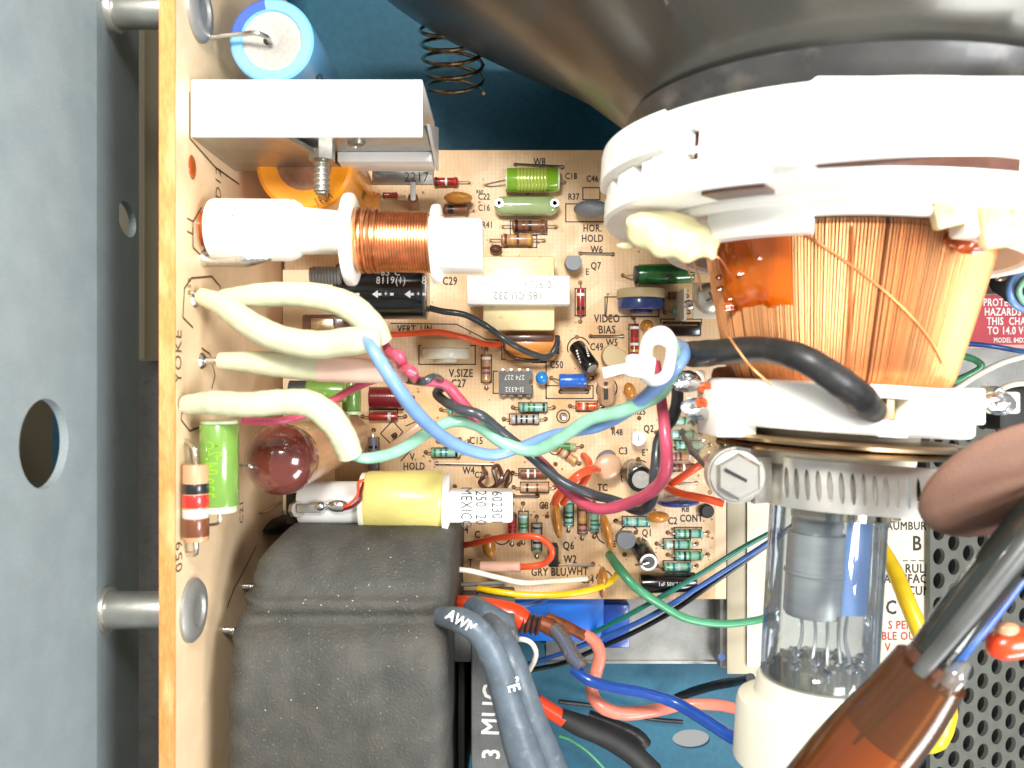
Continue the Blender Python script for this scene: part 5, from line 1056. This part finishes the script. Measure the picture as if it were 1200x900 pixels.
for s_, px, py, h, m in (('PROD',906,598,9,'ink'),('ARE',903,611,9,'ink'),('IN',899,624,9,'ink'),('SCHAUMBURG',1055,617,10,'ink'),('B',1074,638,18,'ink'),('_ _ _',1070,652,10,'ink'),('RULES',1078,667,11,'ink'),('MANUFACT',1060,679,11,'ink'),('SCUM',1074,693,11,'ink'),('C',1044,713,17,'ink'),('S PERI',1056,733,10,'red_print'),('BLE OUT',1056,746,10,'red_print'),('V',1040,759,10,'red_print'),('W',898,672,9,'ink'),('S',893,655,8,'ink')):
    text(T, s_, h*1.35*.0222, flat(px, py, -1.195), m, fat=.02)
T = thing('red_label', 'red warning label with white capitals right of the copper windings', 'label', W(1190,372,-1.2))
a, b = W(1108,345,-1.1), W(1320,404,-1.1); part(T, 'paper', G().span((a.x,b.y,-1.2),(b.x,a.y,-1.1)), 'label_red', 0)
for s_, px, py, h in (('PROTECTION FROM',1188,355,9),('HAZARDS THROUGH',1192,366,9),('THIS  CHASSIS IS',1184,377,9),('TO 14.0 VOLTS. DC',1191,388,9),('MODEL 84D25605A06',1187,399,6)): text(T, s_, h*1.4*.0221, flat(px+8, py, -1.095), 'ink_white', fat=.02, sq=.72)
solo('label_margin', G().span((W(1108,0,-1.15).x,W(0,408,-1.15).y,-1.3),(W(1320,0,-1.15).x,W(0,403.5,-1.15).y,-1.12)), 'pink_sleeve', 'pale pink lower edge strip of the red warning label', 'strip')
solo('grey_plate', G().span((W(1090,0,-1.4).x,W(0,455,-1.4).y,-1.6),(W(1320,0,-1.4).x,W(0,408,-1.4).y,-1.4)), 'galv', 'bright grey steel strip under the red label', 'plate')
wire('rear_wire', 'green wire making a sharp bend at the foot of the copper windings', [(1100,412,.5),(1125,416,.8),(1146,424,1.0),(1148,432,1.0),(1125,444,.9),(1098,452,.6)], 8, 'green_wire', group='wires at the right edge')
wire('rear_wire', 'dark blue wire below the red label', [(1090,405,.5),(1130,403,.6),(1165,406,.8),(1200,412,.8),(1240,415,.6)], 6, 'deep_blue_wire', group='wires at the right edge')
wire('rear_wire', 'teal wire behind the right shoulder of the copper windings', [(1120,322,.0),(1145,328,.4),(1165,331,.6),(1180,334,.6)], 7, 'deep_green_wire', group='wires at the right edge')
wire('rear_wire', 'cream wire fanning towards the right edge above the rear plate', [(1120,456,1.5),(1145,440,1.6),(1175,425,1.6),(1210,415,1.4)], 7, 'white_wire', group='wires at the right edge')
wire('rear_wire', 'white wire hooking at the right edge beside the rear plate', [(1150,455,1.5),(1168,457,1.7),(1190,450,1.8),(1230,448,1.6)], 7, 'white_wire', group='wires at the right edge')
wire('rear_wire', 'blue wire looping at the right edge above the red label', [(1215,318,2.0),(1195,320,2.2),(1184,335,2.3),(1186,352,2.3),(1200,362,2.2),(1230,366,2.0)], 9, 'blue_wire', group='wires at the right edge')
wire('rear_wire', 'mint wire looping inside the blue one at the right edge', [(1225,322,2.4),(1204,326,2.5),(1194,342,2.5),(1206,358,2.4),(1230,360,2.2)], 7, 'mint_wire', group='wires at the right edge')
T = thing('knob_cluster', 'dark ribbed connector cluster at the right edge behind the yoke ring', 'connector', W(1190,290,0))
part(T, 'body', G().ball(W(1196,295,1.2), 1.0, 20, 12, (.8,1.1,.6), wob=.15), 'matte_black')
for k in range(6): part(T, 'contact', G().lathe(W(1178+sin(k)*8,268+k*11,1.75), (0,.2,1), [(0,.14),(.08,.16),(.12,.08),(.12,.001)], 12), 'bronze')
T = thing('brown_strip', 'dark brown and tan strip right of the copper shoulder', 'strip', W(1165,300,-.5))
part(T, 'upper_band', G().span((W(1115,0,-.5).x,W(0,310,-.5).y,-.7),(W(1230,0,-.5).x,W(0,255,-.5).y,-.5)), 'side_board'); part(T, 'lower_band', G().span((W(1115,0,-.5).x,W(0,345,-.5).y,-.8),(W(1230,0,-.5).x,W(0,310,-.5).y,-.4)), 'nut_brown')
T = thing('corner_terminal', 'black terminal with a steel spring beyond the right corner of the rear plate', 'terminal', W(1180,470,1))
part(T, 'block', G().box(W(1190,478,1.2), (1.2,1.0,.8), None, .1), 'matte_black'); part(T, 'spring', G().tube([W(1170+8*cos(k*.9),470+14*sin(k*.9),1.8+k*.02) for k in range(16)], .05, 6, 4), 'steel')
# perforated panel
T = thing('perforated_panel', 'dark steel panel punched with staggered round holes, lower right', 'panel', W(1150,730,-2.0))
zz = -1.0; s_ = (H-zz)/1000; x0 = W(1090,0,zz).x; y0 = W(0,960,zz).y; px_ = .55; py_ = .63; holes = []
nx, ny = 10, 19
X1 = x0+nx*px_+.3; Y1 = y0+ny*py_+.5
for i in range(nx):
    for j in range(ny):
        cx = x0+.32+i*px_; cy = y0+.45+j*py_+(py_/2 if i % 2 else 0)
        if cy+.2 < Y1-.02 and cx+.2 < X1: holes.append(circ(cx, cy, .215, 16))
TH = radians(24)
def tilt(u, v, h): return V((x0+(u-x0)*cos(TH)-h*sin(TH), v, zz-(u-x0)*sin(TH)-h*cos(TH)))
g = G().prism([(x0,y0),(X1,y0),(X1,Y1),(x0,Y1)], holes, tilt, .12); part(T, 'sheet', g, 'perf_steel', 0)
solo('hole_shade_sheet', G().prism([(x0,y0),(X1,y0),(X1,Y1),(x0,Y1)], [], lambda u, v, h: tilt(u, v, h+.45), .05), 'deep_black', 'black sheet added behind the perforated panel to darken its holes', 'backing', smooth=0)  # added black sheet, stands in for the shade inside the holes
M('lead_grey', (74,76,74), .45, coat=.1, noise=(2,.2))
# ================================================================ foreground: brown disc and amber tube
T = thing('ceramic_disc', 'big matt brown ceramic disc capacitor hanging into the picture at the right', 'capacitor', W(1172,575,9.5))
c = W(1188,568,10.0); n_ = V((.10,-.70,.70)).normalized(); 
part(T, 'disc', G().lathe(c-n_*.14, n_, [(0,.001),(.0,1.0),(.03,1.13),(.08,1.19),(.12,1.18),(.16,1.12),(.19,1.0),(.20,.001)], 64, up=(1,0,0)), 'brown_disc')
part(T, 'lead', G().tube([c+V((.35,-.55,-.1)), c+V((.3,-.85,.1)), c+V((.1,-1.2,.2))], .09, 10, 5), 'nut_brown'); part(T, 'coating_run', G().ball(c+V((.38,-.62,-.02)), .34, 16, 10, (1.1,.8,.5), wob=.2), 'copper_dark')
T = thing('amber_tube', 'translucent amber tube round a dark bundle running from the bottom edge up to the right', 'tube', W(1040,860,8.5))
P = [W(930,990,9.2),W(1000,897,9.4),W(1055,832,9.6),W(1090,785,9.8)]
part(T, 'tube_wall', G().tube(P, [.66,.62,.55,.48], 36, 6), 'amber_glass')
part(T, 'inner_core', G().tube([W(925,990,9.1),W(990,905,9.3),W(1026,862,9.42)], [.52,.48,.46], 24, 6), 'amber_solid')
part(T, 'dark_filling', G().tube([W(1026,862,9.42),W(1062,818,9.52),W(1098,772,9.7)], [.46,.42,.36], 24, 5), 'nut_brown')
P2 = [W(1000,872,9.7),W(1080,785,10.05),W(1140,714,10.3),W(1200,640,10.4),W(1250,575,10.4)]
part(T, 'grey_cable', G().tube(P2, [.02,.10,.115,.125,.13], 18, 6), 'lead_grey')
part(T, 'dark_cable', G().tube([W(1048,825,9.3),W(1085,776,9.6),W(1120,728,9.8),W(1170,665,9.9),W(1235,585,9.9)], [.1,.28,.29,.30,.30], 20, 6), 'smoke_film')
part(T, 'dark_inner', G().tube([W(1080,782,9.5),W(1120,728,9.6),W(1165,668,9.7),W(1230,590,9.7)], [.22,.24,.22,.22], 14, 6), 'matte_black')
part(T, 'blue_lead', G().tube([W(1098,806,9.8),W(1130,765,9.9),W(1165,722,9.9),W(1215,655,9.9)], [.06,.07,.07,.07], 14, 6), 'deep_blue_wire')
part(T, 'clear_lead', G().tube([W(1104,812,9.95),W(1120,790,10.0),W(1135,778,10.0)], [.14,.16,.05], 14, 6), 'clear_sleeve')
T = thing('red_lead', 'orange red insulated lead with a tan tip entering from the right edge', 'lead', W(1190,752,9))
part(T, 'insulation', G().tube([W(1158,755,9.3),W(1175,756,9.4),W(1205,752,9.4),W(1250,745,9.4)], [.15,.21,.21,.21], 18, 5), 'red_tube'); part(T, 'tip', G().ball(W(1180,737,9.5), .13, 12, 8, (1.3,.8,.8)), 'tan_body')
# coil spring at the top
T = thing('coil_spring', 'loose steel coil spring hanging over the teal floor at the top', 'spring', W(525,80,-1))
P = []
for i in range(7*16+1):
    t = i/16; px = 526+t*1.0+(38-t*.6)*cos(2*pi*t); py = -6+t*16.5+11*sin(2*pi*t); P.append(W(px, py, 1.5+1.0*sin(2*pi*t)-t*.2))
part(T, 'wire_coil', G().tube(P, .045, 7, 0), 'bronze')
part(T, 'tail', G().tube([P[0], P[0]+V((-.6,.5,.1)), P[0]+V((-1.3,1.4,.3))], .032, 7, 4), 'bronze')
